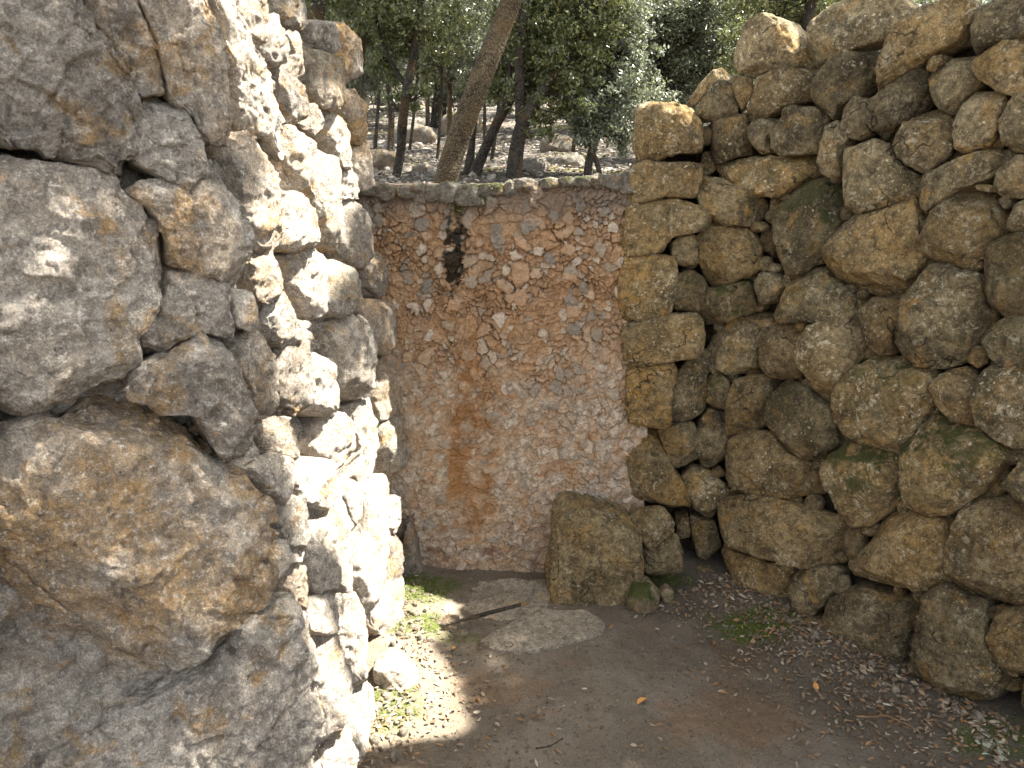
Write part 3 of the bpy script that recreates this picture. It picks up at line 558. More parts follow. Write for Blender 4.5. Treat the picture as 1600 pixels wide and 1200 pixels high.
# ------------------------------------------------------------------ mortared rubble wall closing the nook
def back_wall():
    x0, x1, z0, z1, st = -.62, .53, -.06, 1.545, .0026
    nx = int((x1-x0)/st); nz = int((z1-z0)/st)
    X, ZZ = np.meshgrid(np.linspace(x0, x1, nx), np.linspace(z0, z1, nz)); x = X.ravel(); z = ZZ.ravel()
    p = np.stack([x, z, np.zeros_like(x)], 1)
    wp = p+.022*np.stack([fbm(p*20, 4, 1, .6), fbm(p*20, 4, 2, .6), 0*x], 1)+.03*np.stack([fbm(p*5, 2, 8), fbm(p*5, 2, 9), 0*x], 1)
    upm = sstep(.55, 1.15, z+.12*fbm(p*4, 3, 12))              # rough above, smeared flat below
    h = .02*fbm(p*3, 3, 3)+.03*fbm(p*1.3, 2, 4)
    F1, F2, i1, _ = voro(wp/(.060), 21, flat=True)
    is1 = (i1 < .44); m1 = sstep(.50, .40, F1+.16*(i1*7 % 1)+.09*fbm(p*45, 2, 6))*is1
    h += m1*(.012+.016*(1-F1))*(.5+.5*upm)
    szn = .5+.5*fbm(p*7, 3, 19)
    F1b, F2b, i2, o2 = voro(wp/.048+5, 31, flat=True); F1d, F2d, i4, o4 = voro(wp/.025+15, 37, flat=True); sw = szn > .52
    F1b = np.where(sw, F1b, F1d); F2b = np.where(sw, F2b, F2d); i2 = np.where(sw, i2, i4); o2 = np.where(sw[:, None], o2, o4)
    m2 = sstep(.03, .16, F2b-F1b)*(1-m1); gap = .25+.75*sstep(-.3, .25, fbm(p*11, 3, 18)); h += (m2*gap+(1-gap)*.6)*(.004+.013*i2+.006*o2[:, 0]-.012*o2[:, 1])*(.5+.5*upm)
    F1c, F2c, i3, _ = voro(wp/.0155+9, 41, flat=True)
    m3 = sstep(.02, .2, F2c-F1c)*(1-m1*.8); h += m3*(.0015+.0055*i3)*(.75+.25*upm)
    h += .006*fbm(p*45, 4, 14, .6)+.0045*fbm(p*120, 3, 15, .6, ridge=True)
    stone = np.maximum(m1, m2*(i2 > .72)*.85); sid = np.where(m1 > .3, i1*2.4 % 1, i2*5 % 1)
    crack = np.maximum(1-sstep(.0, .14, F2b-F1b), (1-sstep(.0, .15, F2c-F1c))*.4)*(1-m1)*(.5+.5*upm)*gap
    # stains that have a shape of their own (read off the photograph at the wall's plane)
    def P(px, py): q_ = aty(px, py, 3.0); return q_[0], q_[2]
    n5 = fbm(p*9, 4, 51); n6 = fbm(p*22, 4, 52); n7 = fbm(p*4, 3, 53)
    cx = np.interp(z, [.0, .5, 1.0, 1.3], [P(745, 860)[0], P(745, 700)[0], P(725, 500)[0], P(715, 400)[0]])
    wd = np.interp(z, [0, .4, .7, 1.0, 1.2], [.11, .075, .095, .075, .05])
    orange = sstep(1.25, .55, np.abs(x-cx+.06*n5+.03*n6)/wd)*sstep(1.15, .85, z)*sstep(.12, .3, z+.05*n6)*(.65+.35*sstep(-.2, .2, fbm(p*16, 3, 58)))
    orange = np.clip(orange*(.85+1.6*n6+1.3*n5), 0, 1)
    bx, bz0 = P(713, 455); bz1 = P(713, 335)[1]
    black = sstep(1.3, .55, np.abs(x-bx-.012*(z-bz0)+.045*n6+.02*fbm(p*60, 3, 54))/np.interp(z, [bz0, bz0+.09, bz1], [.012, .045, .04]))*sstep(bz0-.02, bz0+.02, z)*sstep(bz1+.02, bz1-.03, z)
    black = np.clip(black*1.8*(.6+1.3*n6+1.2*fbm(p*50, 3, 55)), 0, 1)
    b2 = sstep(1.2, .4, np.hypot((x-P(715, 325)[0])/.035, (z-P(715, 325)[1])/.04)+.5*n6)
    b3 = sstep(1.3, .5, np.hypot((x-P(745, 288)[0])/.06, (z-P(745, 288)[1])/.04)+.6*n6)
    grey = sstep(1.15, .65, z+.12*n5+.06*n6)*np.clip(.78+1.3*n6+.5*n7, 0, 1)
    grey = grey*(1-orange*.9)*np.where(x < cx, 1.05, 1.0)
    red = np.clip(sstep(.32, .12, z+.07*n5)*(.12+1.0*n6), 0, 1)
    drk = sstep(1.38, 1.50, z+.03*n6)
    V = np.stack([x, 3.0-h+.02*(z-.7), z], 1)
    # sides and back of the wall, closing the block
    k = nx*nz; b = np.array([[x0, 3.42, z0], [x1, 3.42, z0], [x1, 3.42, z1], [x0, 3.42, z1]])
    c = np.array([0, nx-1, k-1, k-nx]); Fq = grid_faces(nx, nz)
    top = np.arange(k-nx, k); bt = np.stack([np.linspace(x0, x1, nx), np.full(nx, 3.42), np.full(nx, z1)], 1)
    ex = np.stack([top[1:], top[:-1], np.arange(nx-1)+k, np.arange(1, nx)+k], 1)
    V2 = np.vstack([V, bt, b[:2]]); ex2 = np.array([[k, k+nx-1, k+nx+1, k+nx]])[:, ::-1]
    at = dict(stone=stone, sid=sid, crack=crack, orange=orange, black=np.maximum(black, 0), mossy=np.maximum(b2, b3), grey=grey, red=red, drk=drk)
    at = {a: np.concatenate([v_, np.zeros(nx+2)]) for a, v_ in at.items()}
    m = NB('lime_mortar_rubble'); pz = m.pos
    n_ = m.noise(26, 7, .7, .3)
    mort = m.mix(m.ramp(n_, .32, .68), (.26, .145, .072), (.54, .335, .18))
    mort = m.mix(m.ramp(m.noise(7, 4, .6, off=4), .4, .65, 0, .55), mort, (.46, .32, .20))
    st_ = m.mix(m.attr('sid'), (.24, .21, .17), (.56, .43, .30)); st_ = m.mix(m.ramp(m.attr('sid'), .45, .6, 0, .75), st_, (.50, .30, .165)); st_ = m.mix(m.ramp(m.attr('sid'), .80, .86, 0, .8), st_, (.60, .52, .42))
    st_ = m.mix(m.ramp(m.noise(50, 6, .7), .45, .7, 0, .5), st_, (.22, .19, .15))
    col = m.mix(m.attr('stone'), mort, st_)
    gr = m.mix(m.ramp(m.noise(40, 7, .75), .35, .65), (.26, .205, .15), (.64, .54, .42))
    gf = m.math('MULTIPLY', m.attr('grey'), m.ramp(m.noise(18, 6, .7, .4, off=7), .34, .56)); col = m.mix(gf, col, gr)
    col = m.mix(m.math('MULTIPLY', m.attr('red'), m.ramp(m.noise(20, 5, .65, off=2), .38, .56)), col, (.17, .075, .048))
    col = m.mix(m.math('MULTIPLY', m.attr('orange'), m.ramp(n_, .32, .55, .3, .9)), col, m.mix(m.noise(30, 5, .7), (.17, .08, .03), (.44, .22, .08)))
    col = m.mix(m.math('MULTIPLY', m.attr('crack'), .75), col, (.07, .035, .018))
    col = m.mix(m.ramp(m.noise(70, 5, .75, off=9), .6, .75, 0, .6), col, (.06, .045, .03))
    col = m.mix(m.math('MULTIPLY', m.attr('drk'), .7), col, (.17, .145, .12))
    col = m.mix(m.math('MULTIPLY', m.attr('black'), .93), col, (.016, .014, .008))
    col = m.mix(m.math('MULTIPLY', m.attr('mossy'), m.ramp(m.noise(40, 4), .4, .6)), col, (.045, .055, .012))
    mm = m.fin(col, m.bump(m.noise(70, 9, .8), .010, 1.))
    root = empty('rubble_wall', (0, 3.2, 0), 'orange mortared rubble wall closing the far end, black stain running down', 'rubble wall')
    mesh_obj('wall_face', V2, np.vstack([Fq, ex, ex2]), mm, root, attrs=at)
    return root
wall_b = back_wall()
# rough grey stones bedded along its top
CO = [(570,288,24,12),(600,292,28,15),(634,294,14,12),(652,289,13,11),(677,296,16,16),(697,297,20,20),(737,300,26,20),(757,291,10,12),(775,289,16,10),(797,289,9,14),(822,283,22,10),(858,280,17,9),(885,279,20,9),(908,277,20,10),(936,277,15,12),(958,279,14,13),(980,283,14,18),(1003,280,16,14)]
rg = random.Random(5)
for i, (px, py, w_, h_) in enumerate(CO):
    C = aty(px, py+6, 3.0); sc = np.dot(C-CAMP, FW)/FPX
    a = np.linspace(0, 2*math.pi, 9)[:-1]; pl = np.stack([np.cos(a)*w_*sc*1.22*np.array([rg.uniform(.75, 1.2) for _ in a]), np.sin(a)*h_*sc*.95*np.array([rg.uniform(.75, 1.2) for _ in a])], 1)
    o = rock('coping_stone', wall_b, C, np.array([1., 0, 0]), np.array([0, 0, 1.]), np.array([0, -1., 0]), pl, .03, .12, M_left, sub=4, pe=5., facets=9, cut=.35, ang=1., seed=300+i, props=dict(tone=-.45, moss=1.2 if i in (6, 7, 8, 11, 12, 13) else .4, warm=.1, lichen=0))
for i in range(16):
    C = np.array([-.55+i*.068+rg.uniform(-.02, .02), rg.uniform(3.1, 3.38), 1.51]); r = rg.uniform(.035, .055)
    a = np.linspace(0, 2*math.pi, 8)[:-1]; pl = np.stack([np.cos(a)*r*1.2, np.sin(a)*r*.9], 1)
    rock('coping_stone', wall_b, C, np.array([1., 0, 0]), np.array([0, 0, 1.]), np.array([0, -1., 0]), pl, .05, .06, M_left, sub=3, seed=400+i, props=dict(tone=-.4, moss=.8))

# ------------------------------------------------------------------ ground
PIT = np.array([(-.60, 3.15), (.55, 3.2), (.98, 3.12), (2.78, .42), (3.6, -7), (-3.6, -7), (-1.78, .45), (-.60, 1.42)])
def terrain(x, y):
    p = np.stack([x, y, 0*x], 1)
    r = np.maximum(y-3.2, 0)
    up = 1.40+.085*r+.0011*r*r*np.clip(1.4-r/90, .0, 1)+.10*fbm(p*.45, 3, 71)*sstep(0, 3, r)+.035*fbm(p*2.2, 3, 72)+.02*fbm(p*9, 3, 73)
    up = np.where(y < 3.2, up+.03*np.abs(x), up)+.02*np.abs(x)*sstep(4, 12, r)
    return up
def floor_h(x, y):
    p = np.stack([x, y, 0*x], 1)
    dr = (1.29*.0+((x-.80)*.832+(y-2.93)*.555))                 # distance in front of the right wall (negative inside)
    return .012*fbm(p*2.5, 3, 81)+.006*fbm(p*9, 3, 82)+.05*sstep(-.28, .02, dr)+.03*sstep(.35, .0, x+.44)*sstep(1.2, 1.6, y)
def grid_axis(lo, hi, c0, c1, fine, grow):
    a = list(np.arange(c0, c1+1e-9, fine)); s = fine
    while a[-1] < hi: s *= grow; a.append(a[-1]+s)
    s = fine
    while a[0] > lo: s *= grow; a.insert(0, a[0]-s)
    return np.array(a)
def ground_mats():
    k = NB('forest_floor')
    c = k.mix(k.ramp(k.noise(5, 6, .65), .35, .65), (.075, .062, .047), (.175, .152, .125))
    c = k.mix(k.ramp(k.noise(24, 6, .7), .5, .66, 0, .7), c, (.09, .07, .045))
    c = k.mix(k.ramp(k.noise(1.2, 4, .6, off=8), .56, .66, 0, .75), c, (.17, .155, .05))
    v = k.vor(9, out='Color'); c = k.mix(k.ramp(k.vor(9), .2, .4, .5, 0), c, (.52, .48, .43))
    a = k.fin(c, k.bump(k.math('ADD', k.noise(12, 9, .72), k.vor(14)), .07, 1))
    k = NB('trodden_earth')
    c = k.mix(k.ramp(k.noise(4, 5, .6), .35, .65), (.19, .152, .11), (.27, .225, .17))
    c = k.mix(k.ramp(k.noise(2.2, 4, .6, off=4), .52, .64, 0, .6), c, (.27, .165, .09))
    c = k.mix(k.ramp(k.noise(110, 5, .75), .52, .7, 0, .5), c, (.42, .36, .28))
    c = k.mix(k.ramp(k.noise(75, 6, .75, off=6), .54, .68, 0, .75), c, (.045, .032, .02))
    c = k.mix(k.ramp(k.vor(160), .08, .2, .55, 0), c, (.45, .39, .30))
    c = k.mix(k.math('MULTIPLY', k.attr('edge_dark'), .55), c, (.04, .032, .022))
    mz = k.math('MULTIPLY', k.attr('moss'), k.ramp(k.noise(28, 6, .7), .36, .54))
    c = k.mix(mz, c, k.mix(k.noise(130, 3), (.04, .06, .008), (.12, .15, .025)))
    b = k.fin(c, k.bump(k.math('ADD', k.noise(60, 9, .75), k.math('MULTIPLY', k.noise(240, 4, .7), .5)), .012, 1))
    return a, b
M_forest, M_earth = ground_mats()
ax = grid_axis(-160, 160, -3.2, 3.6, .05, 1.09); ay = grid_axis(-120, 260, .0, 9.0, .05, 1.07)
GX, GY = np.meshgrid(ax, ay); x, y = GX.ravel(), GY.ravel(); sd = poly_sd(x, y, PIT); t = sstep(-.02, .2, sd)
zt = terrain(x, y)*t+(-.06)*(1-t)
tag(mesh_obj('forest_ground', np.stack([x, y, zt], 1), grid_faces(len(ax), len(ay)), M_forest), kind='structure')
ax = np.arange(-1.9, 3.0, .0095); ay = np.concatenate([np.arange(-6.0, .6, .05), np.arange(.6, 3.3, .0095)])
GX, GY = np.meshgrid(ax, ay); x, y = GX.ravel(), GY.ravel(); p = np.stack([x, y, 0*x], 1)
F1, F2, i_, _ = voro(p*38, 91, flat=True)
keep = sstep(.03, -.05, poly_sd(x, y, PIT))
z = floor_h(x, y)+.0045*fbm(p*40, 3, 83)+.004*sstep(.4, .1, F1)*(i_ > .72)
z = z*keep-.09*(1-keep)
def gxy(px, py): q_ = g(px, py); return q_[0], q_[1]
mo = np.zeros(len(x)); nf = fbm(p*14, 4, 85)
for (px, py, rx, ry, s_) in ((655, 930, .20, .13, 1), (640, 985, .2, .10, .9), (1180, 985, .20, .11, 1.), (1010, 915, .2, .06, .9), (618, 1120, .10, .16, .8), (900, 935, .25, .04, .8), (1590, 1170, .2, .1, .8), (700, 1000, .16, .05, .5)):
    a, b = gxy(px, py); mo = np.maximum(mo, s_*sstep(1.15, .55, np.hypot((x-a)/rx, (y-b)/ry)+.35*nf))
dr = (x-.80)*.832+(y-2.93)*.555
edge_dark = np.clip(sstep(-.75, -.05, dr+.15*nf)*.95+sstep(2.75, 2.95, y)*.4, 0, 1)  # floor colour darkens towards the right wall and the far wall
tag(mesh_obj('earth_floor', np.stack([x, y, z], 1), grid_faces(len(ax), len(ay)), M_earth, attrs=dict(moss=mo, edge_dark=edge_dark)), kind='structure')

# ------------------------------------------------------------------ loose stones on the floor
def loose(name, label, cat, poly, Y=None, C=None, d=.1, depth=.2, mat=M_low, group=None, **kw):
    """a free stone standing on the floor: its outline seen from the front, at its own distance"""
    poly = np.array(poly, float); c, _ = centroid(poly)
    by = poly[:, 1].max(); yy = Y if Y else g(c[0], by-4)[1]
    C = aty(c[0], c[1], yy+d*.4)
    P3 = np.array([aty(a, b, yy+d*.4) for a, b in poly]); n = np.array([0, -1., 0]); u = np.array([1., 0, 0]); v = np.array([0, 0, 1.])
    p2 = np.stack([(P3-C)@u, (P3-C)@v], 1); props = kw.pop('props', {})
    base = (C[0], yy, 0.0)
    o = rock(name, None, C, u, v, n, p2, d, depth, mat, props=props, **kw)
    return tag(o, label, cat, group)
loose('boulder', 'large grey boulder with square shoulders standing in the far right corner', 'boulder',
      [(861,830),(866,798),(886,785),(930,790),(978,806),(996,826),(1004,890),(1004,925),(935,945),(862,945),(858,890)], Y=2.80, d=.13, depth=.14, mat=M_right, sub=6, pe=12, facets=2, cut=.05, ang=.9,
      props=dict(warm=.1, lichen=.2, tone=.15), extra=[(nrm(np.array([-.75, -.60, .1])), .13), (nrm(np.array([.1, -.6, .8])), .10)])
loose('wedge_stone', 'rough wedge stone lying on another beside the corner boulder', 'stone',
      [(983,815),(1000,800),(1040,798),(1056,818),(1050,838),(1018,855),(1000,848)], Y=2.80, d=.06, depth=.1, mat=M_right, facets=14, cut=.4, ang=1., props=dict(warm=.3, tone=.0, lichen=.4))
loose('grey_stone', 'grey stone under the rough wedge stone, right of the corner boulder', 'stone',
      [(1002,858),(1020,852),(1056,838),(1066,856),(1063,888),(1045,905),(1008,900)], Y=2.80, d=.06, depth=.1, mat=M_right, facets=12, cut=.35, ang=1., props=dict(tone=-.15, warm=0))
loose('mossy_stone', 'small stone half sunk in dark moss before the corner boulder', 'stone',
      [(978,930),(990,912),(1015,908),(1030,925),(1028,945),(1000,958),(980,950)], d=.06, depth=.08, props=dict(moss=1., tone=.05))
loose('mossy_stone', 'smaller pebble beside the mossy sunk stone at the wall foot', 'stone',
      [(1030,925),(1040,914),(1052,922),(1052,940),(1038,946)], d=.03, depth=.04, props=dict(moss=.6, tone=.05))
loose('flat_stone', 'sunlit flat stone lying on the ground by the pale wall', 'stone',
      [(584,1040),(605,1028),(630,1035),(652,1062),(655,1085),(620,1078),(590,1062)], d=.06, depth=.09, mat=M_left, props=dict(tone=.0, warm=.4))
loose('pink_stone', 'small pinkish stone sunk in the bright moss near the slabs', 'stone',
      [(680,975),(700,966),(718,968),(719,982),(704,990),(686,986)], d=.03, depth=.05, mat=M_left, props=dict(tone=-.35, warm=.6))
loose('corner_stone', 'narrow grey stone upright in the far left corner', 'stone',
      [(628,850),(640,800),(652,850),(662,900),(655,915),(632,915)], Y=2.93, d=.05, depth=.06, mat=M_left, props=dict(tone=-.3))
def slab(name, label, pts, zt, tone, warm=0., seed=1):
    q3 = np.array([g(a, b, zt) for a, b in pts]); C = q3.mean(0); C[2] = zt-.022
    p2 = (q3-C)[:, :2]
    o = rock(name, None, C, np.array([1., 0, 0]), np.array([0, 1., 0]), np.array([0, 0, 1.]), p2, .022, .05, M_low, sub=6, pe=6., facets=3, cut=.05, rough=.55, seed=seed, props=dict(tone=tone, warm=warm, lichen=.3))
    return tag(o, label, 'stone slab')
slab('stone_slab', 'worn grey slab set in the floor against the rubble wall', [(700,918),(730,905),(800,902),(858,903),(862,935),(850,955),(790,968),(742,960),(712,945)], .014, .75, seed=501)
slab('stone_slab', 'long worn slab in front of the charred stick, cracked across', [(745,1000),(770,980),(810,965),(850,948),(920,950),(948,970),(940,988),(890,1000),(840,1012),(790,1015)], .018, .8, .0, seed=502)
a = g(688, 978, .035); b = g(816, 944, .05)
def tube(P, R, sides=8, seed=0, amp=.0):
    P = np.asarray(P, float); R = np.asarray(R, float); n = len(P); T = np.gradient(P, axis=0); T /= np.linalg.norm(T, axis=1)[:, None]
    ref = np.array([0, 1., .1]) if abs(T[0][1]) < .9 else np.array([1., 0, 0])
    U = np.cross(T, ref); U /= np.linalg.norm(U, axis=1)[:, None]; Vv = np.cross(T, U)
    th = np.linspace(0, 2*math.pi, sides, endpoint=False)
    V = (P[:, None]+R[:, None, None]*(np.cos(th)[None, :, None]*U[:, None]+np.sin(th)[None, :, None]*Vv[:, None])).reshape(-1, 3)
    if amp: 
        nn = fbm(V*9+seed, 3, 3)+.5*fbm(V*45+seed, 2, 4, ridge=True); ctr = np.repeat(P, sides, 0); V = ctr+(V-ctr)*(1+amp*nn)[:, None]
    i = np.arange(n-1)[:, None]; j = np.arange(sides)[None, :]; j2 = (j+1) % sides
    F = np.stack([i*sides+j, i*sides+j2, (i+1)*sides+j2, (i+1)*sides+j], -1).reshape(-1, 4)
    V = np.vstack([V, P[:1], P[-1:]]); k = n*sides
    c0 = np.stack([np.full(sides, k), j2[0], j[0], np.full(sides, k)], 1)[:, [0, 1, 2, 0]]
    c1 = np.stack([np.full(sides, k+1), j[0]+(n-1)*sides, j2[0]+(n-1)*sides], 1)
    return V, F, np.vstack([c0[:, :3], c1])
def tubes_mesh(name, lst, mat, parent=None, loc=None):
    V = []; F = []; k = 0
    for t_ in lst:
        v_, f4, f3 = tube(**t_); V.append(v_); F.append(np.vstack([f4[:, [0, 1, 2]], f4[:, [0, 2, 3]], f3])+k); k += len(v_)
    return mesh_obj(name, np.vstack(V), np.vstack(F), mat, parent, loc=loc)
def resample(P, R, st):
    P = np.asarray(P, float); R = np.asarray(R, float); d = np.append(0, np.cumsum(np.linalg.norm(np.diff(P, axis=0), axis=1))); n = max(3, int(d[-1]/st)+1)
    s_ = np.linspace(0, d[-1], n); Q = np.stack([np.interp(s_, d, P[:, i]) for i in range(3)], 1)
    if n > 6:
        kk = max(1, n//(len(P)*3)); ker = np.ones(2*kk+1)/(2*kk+1)
        Qp = np.stack([np.convolve(np.concatenate([np.full(kk, Q[0, i]), Q[:, i], np.full(kk, Q[-1, i])]), ker, 'valid') for i in range(3)], 1); Q = Qp
    return Q, np.interp(s_, d, R)
def bark(name, c1, c2, sp):
    k = NB(name); m1 = k.noise(14, 6, .7, .4); c = k.mix(k.ramp(m1, .35, .65), c1, c2)
    c = k.mix(k.ramp(k.vor(120), .25, .42, sp, 0), c, tuple(min(1, v*2.6) for v in c2))
    c = k.mix(k.ramp(k.noise(5, 4, .6, off=3), .5, .6, 0, .5), c, (.10, .06, .022))
    return k.fin(c, k.bump(k.math('ADD', k.noise(50, 8, .75), k.vor(70)), .012, 1))
M_bark = bark('speckled_bark', (.04, .029, .017), (.10, .075, .042), .5)
M_bark2 = bark('dark_bark', (.022, .018, .014), (.06, .05, .038), .25)
M_char = bark('charred_wood', (.03, .025, .02), (.09, .07, .05), .2)
st = empty('stick', (float(a[0]), float(a[1]), 0.03), 'short charred stick lying across the two floor slabs', 'stick')
m_ = (a+b)/2+np.array([.0, -.01, .006]); Q, R = resample([a, a*.5+m_*.5, m_, b], [.004, .006, .007, .006], .012)
tubes_mesh('charred_shaft', [dict(P=Q, R=R, sides=10, amp=.25, seed=3)], M_char, st)
M_wood = bark('bare_wood', (.30, .18, .09), (.42, .27, .15), .1)
tubes_mesh('bare_end', [dict(P=[b-(b-a)*.02, b+(b-a)*.06, b+(b-a)*.10], R=[.006, .0065, .002], sides=8, amp=.1)], M_wood, st)

# ------------------------------------------------------------------ fallen leaves, grit, twigs
def leaf_mat(name, cols, spec=.3, rough=.6, trans=0.):
    k = NB(name); r = k.attr('rv'); c = None
    ra = k.n('ShaderNodeValToRGB'); k.lk(r, ra.inputs[0]); e = ra.color_ramp.elements
    while len(e) < len(cols): e.new(.5)
    for i, cc in enumerate(cols): e[i].position = i/(len(cols)-1); e[i].color = (*cc, 1)
    k.b.inputs['Specular IOR Level'].default_value = spec; k.b.inputs['Roughness'].default_value = rough
    if trans:
        tr = k.n('ShaderNodeBsdfTranslucent'); k.lk(ra.outputs[0], tr.inputs[0]); ms = k.n('ShaderNodeMixShader'); ms.inputs[0].default_value = trans
        k.t.links.new(k.b.outputs[0], ms.inputs[1]); k.t.links.new(tr.outputs[0], ms.inputs[2]); k.t.links.new(ms.outputs[0], k.out.inputs[0])
    return k.fin(ra.outputs[0])
def leaves(name, C, L, mat, rgs, parent=None, wr=.45, flat=False, loc=None, curl=.18):
    """many small pointed leaves: 6 vertices, folded along the midrib"""
    n = len(C)
    if flat:
        ya = rgs.uniform(0, 2*math.pi, n); tl = rgs.normal(0, .28, (n, 2))
        A = np.stack([np.cos(ya), np.sin(ya), tl[:, 0]], 1); N = np.stack([tl[:, 1], rgs.normal(0, .3, n), np.ones(n)], 1)
    else:
        A = rgs.normal(size=(n, 3)); A[:, 2] -= .25; N = rgs.normal(size=(n, 3))+np.array([.15, -.1, .75])
    A /= np.linalg.norm(A, axis=1)[:, None]; B = np.cross(N, A); B /= np.linalg.norm(B, axis=1)[:, None]; N = np.cross(A, B)
    L = np.broadcast_to(L, (n,))[:, None]; w = L*wr*(.8+.4*rgs.rand(n, 1))*.5
    cu = (curl*(rgs.rand(n, 1)*2-.6))*L
    V = np.stack([C-A*L*.5+N*cu*.5, C-A*L*.12+B*w+N*w*.35, C+A*L*.22+B*w*.85+N*w*.3, C+A*L*.5+N*cu, C+A*L*.22-B*w*.85+N*w*.3, C-A*L*.12-B*w+N*w*.35], 1).reshape(-1, 3)
    i = np.arange(n)[:, None]*6; F = np.concatenate([i+np.array([[0, 1, 2, 3]]), i+np.array([[0, 3, 4, 5]])], 0)
    return mesh_obj(name, V, F, mat, parent, smooth=False, loc=loc, attrs=dict(rv=np.repeat(rgs.rand(n), 6)))
M_litter = leaf_mat('dry_oak_leaves', [(.09,.06,.035), (.15,.09,.05), (.18,.13,.085), (.26,.13,.045), (.13,.09,.055), (.30,.25,.18), (.12,.08,.05), (.20,.15,.10), (.16,.12,.08), (.36,.31,.23)])
rs = np.random.RandomState(11)
pts = []
def along(ax_, bx_, n, sig, off=0.0):
    a_, b_ = np.array(ax_), np.array(bx_); d_ = (b_-a_)/np.linalg.norm(b_-a_); nn = np.array([-d_[1], d_[0]])
    if np.dot(nn, np.array([.2, 1.2])-a_) < 0: nn = -nn
    return a_+np.outer(rs.rand(n), b_-a_)+np.outer(off+np.abs(rs.normal(0, sig, n)), nn)
pts.append(along((.85, 2.88), (1.46, 1.96), 750, .13)); pts.append(along((1.0, 2.6), (1.6, 1.75), 1150, .27)); pts.append(along((.80, 2.9), (1.1, 2.5), 300, .18))
pts.append(along((-.42, 1.6), (-.40, 2.5), 260, .14)); pts.append(along((.5, 2.75), (.85, 2.85), 90, .08))
pts.append(np.stack([rs.uniform(-.45, 1.7, 300), rs.uniform(1.3, 2.9, 300)], 1)); pts.append(np.stack([rs.normal(-.1, .2, 200), rs.normal(2.1, .25, 200)], 1))
pp = np.vstack(pts); pp = pp[poly_sd(pp[:, 0], pp[:, 1], PIT) < -.1]
zz = floor_h(pp[:, 0], pp[:, 1])+rs.uniform(.004, .012, len(pp))
tag(leaves('leaf_litter', np.column_stack([pp, zz]), rs.uniform(.009, .027, len(pp)), M_litter, rs, flat=True, wr=.42), 'scatter of small dry brown leaves on the earth floor', 'leaf litter', kind='stuff')
# moss cushions: short upright blades
mp = rs.rand(60000, 2)*np.array([2.6, 1.8])+np.array([-.6, 1.2]); nfm = fbm(np.column_stack([mp, mp[:, :1]*0])*14, 4, 85); mv = np.zeros(len(mp))
for (px, py, rx, ry, s_) in ((655, 930, .19, .12, 1), (640, 985, .18, .09, .9), (1180, 985, .20, .10, .9), (1010, 915, .2, .05, .9), (618, 1120, .09, .15, .8), (900, 935, .2, .03, .7)):
    a, b = gxy(px, py); mv = np.maximum(mv, s_*sstep(1.1, .5, np.hypot((mp[:, 0]-a)/rx, (mp[:, 1]-b)/ry)+.4*nfm))
mk = rs.rand(len(mp)) < mv*1.1-.25; mp = mp[mk]
tag(leaves('moss', np.column_stack([mp, floor_h(mp[:, 0], mp[:, 1])+.004]), rs.uniform(.006, .013, len(mp)), leaf_mat('moss_green', [(.05,.07,.01), (.11,.14,.02), (.17,.19,.04), (.07,.08,.02)]), rs, wr=.35), 'low green moss growing on the earth along the wall feet', 'moss', kind='stuff')
# a few leaves that stand out
M_orange = leaf_mat('orange_leaf', [(.42,.19,.05), (.50,.25,.07)]); M_pale = leaf_mat('pale_leaf', [(.45,.42,.33), (.55,.52,.42)])
for (px, py, L_, m_, nm, lb) in ((1003,1095,.045,M_orange,'dry_leaf','orange leaf lying alone on bare earth'),(1275,1072,.042,M_orange,'dry_leaf','orange brown leaf near the foot of the boulder wall'),
        (1350,1079,.04,M_pale,'dry_leaf','large pale oval leaf in the litter beside the boulder wall'),(709,1015,.03,M_orange,'dry_leaf','orange leaf in front of the cracked floor slab'),(1385,1108,.03,M_pale,'dry_leaf','small whitish leaf above a thin twig in the litter'),(1256,966,.035,M_orange,'dry_leaf','orange leaf at the lower edge of the dark moss patch')):
    q_ = g(px, py, .012); q_[2] = floor_h(np.array([q_[0]]), np.array([q_[1]]))[0]+.012
    tag(leaves(nm, q_[None], L_, m_, np.random.RandomState(int(px)), flat=True, wr=.5, loc=q_), lb, 'leaf')
# pale lichen scrap in the near right corner
a0 = g(1555, 1165, .02); rp = np.random.RandomState(3); qq = a0+np.column_stack([rp.normal(0, .03, 26), rp.normal(0, .025, 26), rp.uniform(.0, .02, 26)])
tag(leaves('lichen_tuft', qq, rp.uniform(.02, .045, 26), leaf_mat('pale_lichen', [(.32,.35,.25), (.42,.44,.33)]), rp, flat=True, wr=.6, loc=a0), 'pale grey green lichen tuft on the ground in the near right corner', 'lichen')
def scatter_rocks(name, P, R, mat, rgs, sub=2, label=None, cat=None, kind=None):
    D, F = ico(sub); n = len(P); A = rgs.normal(size=(n, 3, 3)); Qs = np.linalg.qr(A)[0]; sc = rgs.uniform(.45, 1.1, (n, 3, 1))*Qs
    V = np.einsum('vi,nij->nvj', D, sc)*np.asarray(R)[:, None, None]; V *= (1+.28*vnoise(V.reshape(-1, 3)/np.repeat(R, len(D))[:, None]*1.6+np.repeat(np.arange(n)*3.7, len(D))[:, None], 5)).reshape(n, -1)[:, :, None]
    V = V+P[:, None]; Fa = (F[None]+(np.arange(n)*len(D))[:, None, None]).reshape(-1, 3)
    return tag(mesh_obj(name, V.reshape(-1, 3), Fa, mat, smooth=True), label, cat, kind=kind)
n = 7000; x = rs.uniform(-.5, 1.8, n); y = rs.uniform(1.1, 2.95, n); ok = poly_sd(x, y, PIT) < -.12; x, y = x[ok], y[ok]
scatter_rocks('grit', np.column_stack([x, y, floor_h(x, y)+.001]), np.abs(rs.normal(0, .0028, len(x)))+.0012, M_low, rs, 1, 'fine stone grit on the earth floor', 'grit', 'stuff')
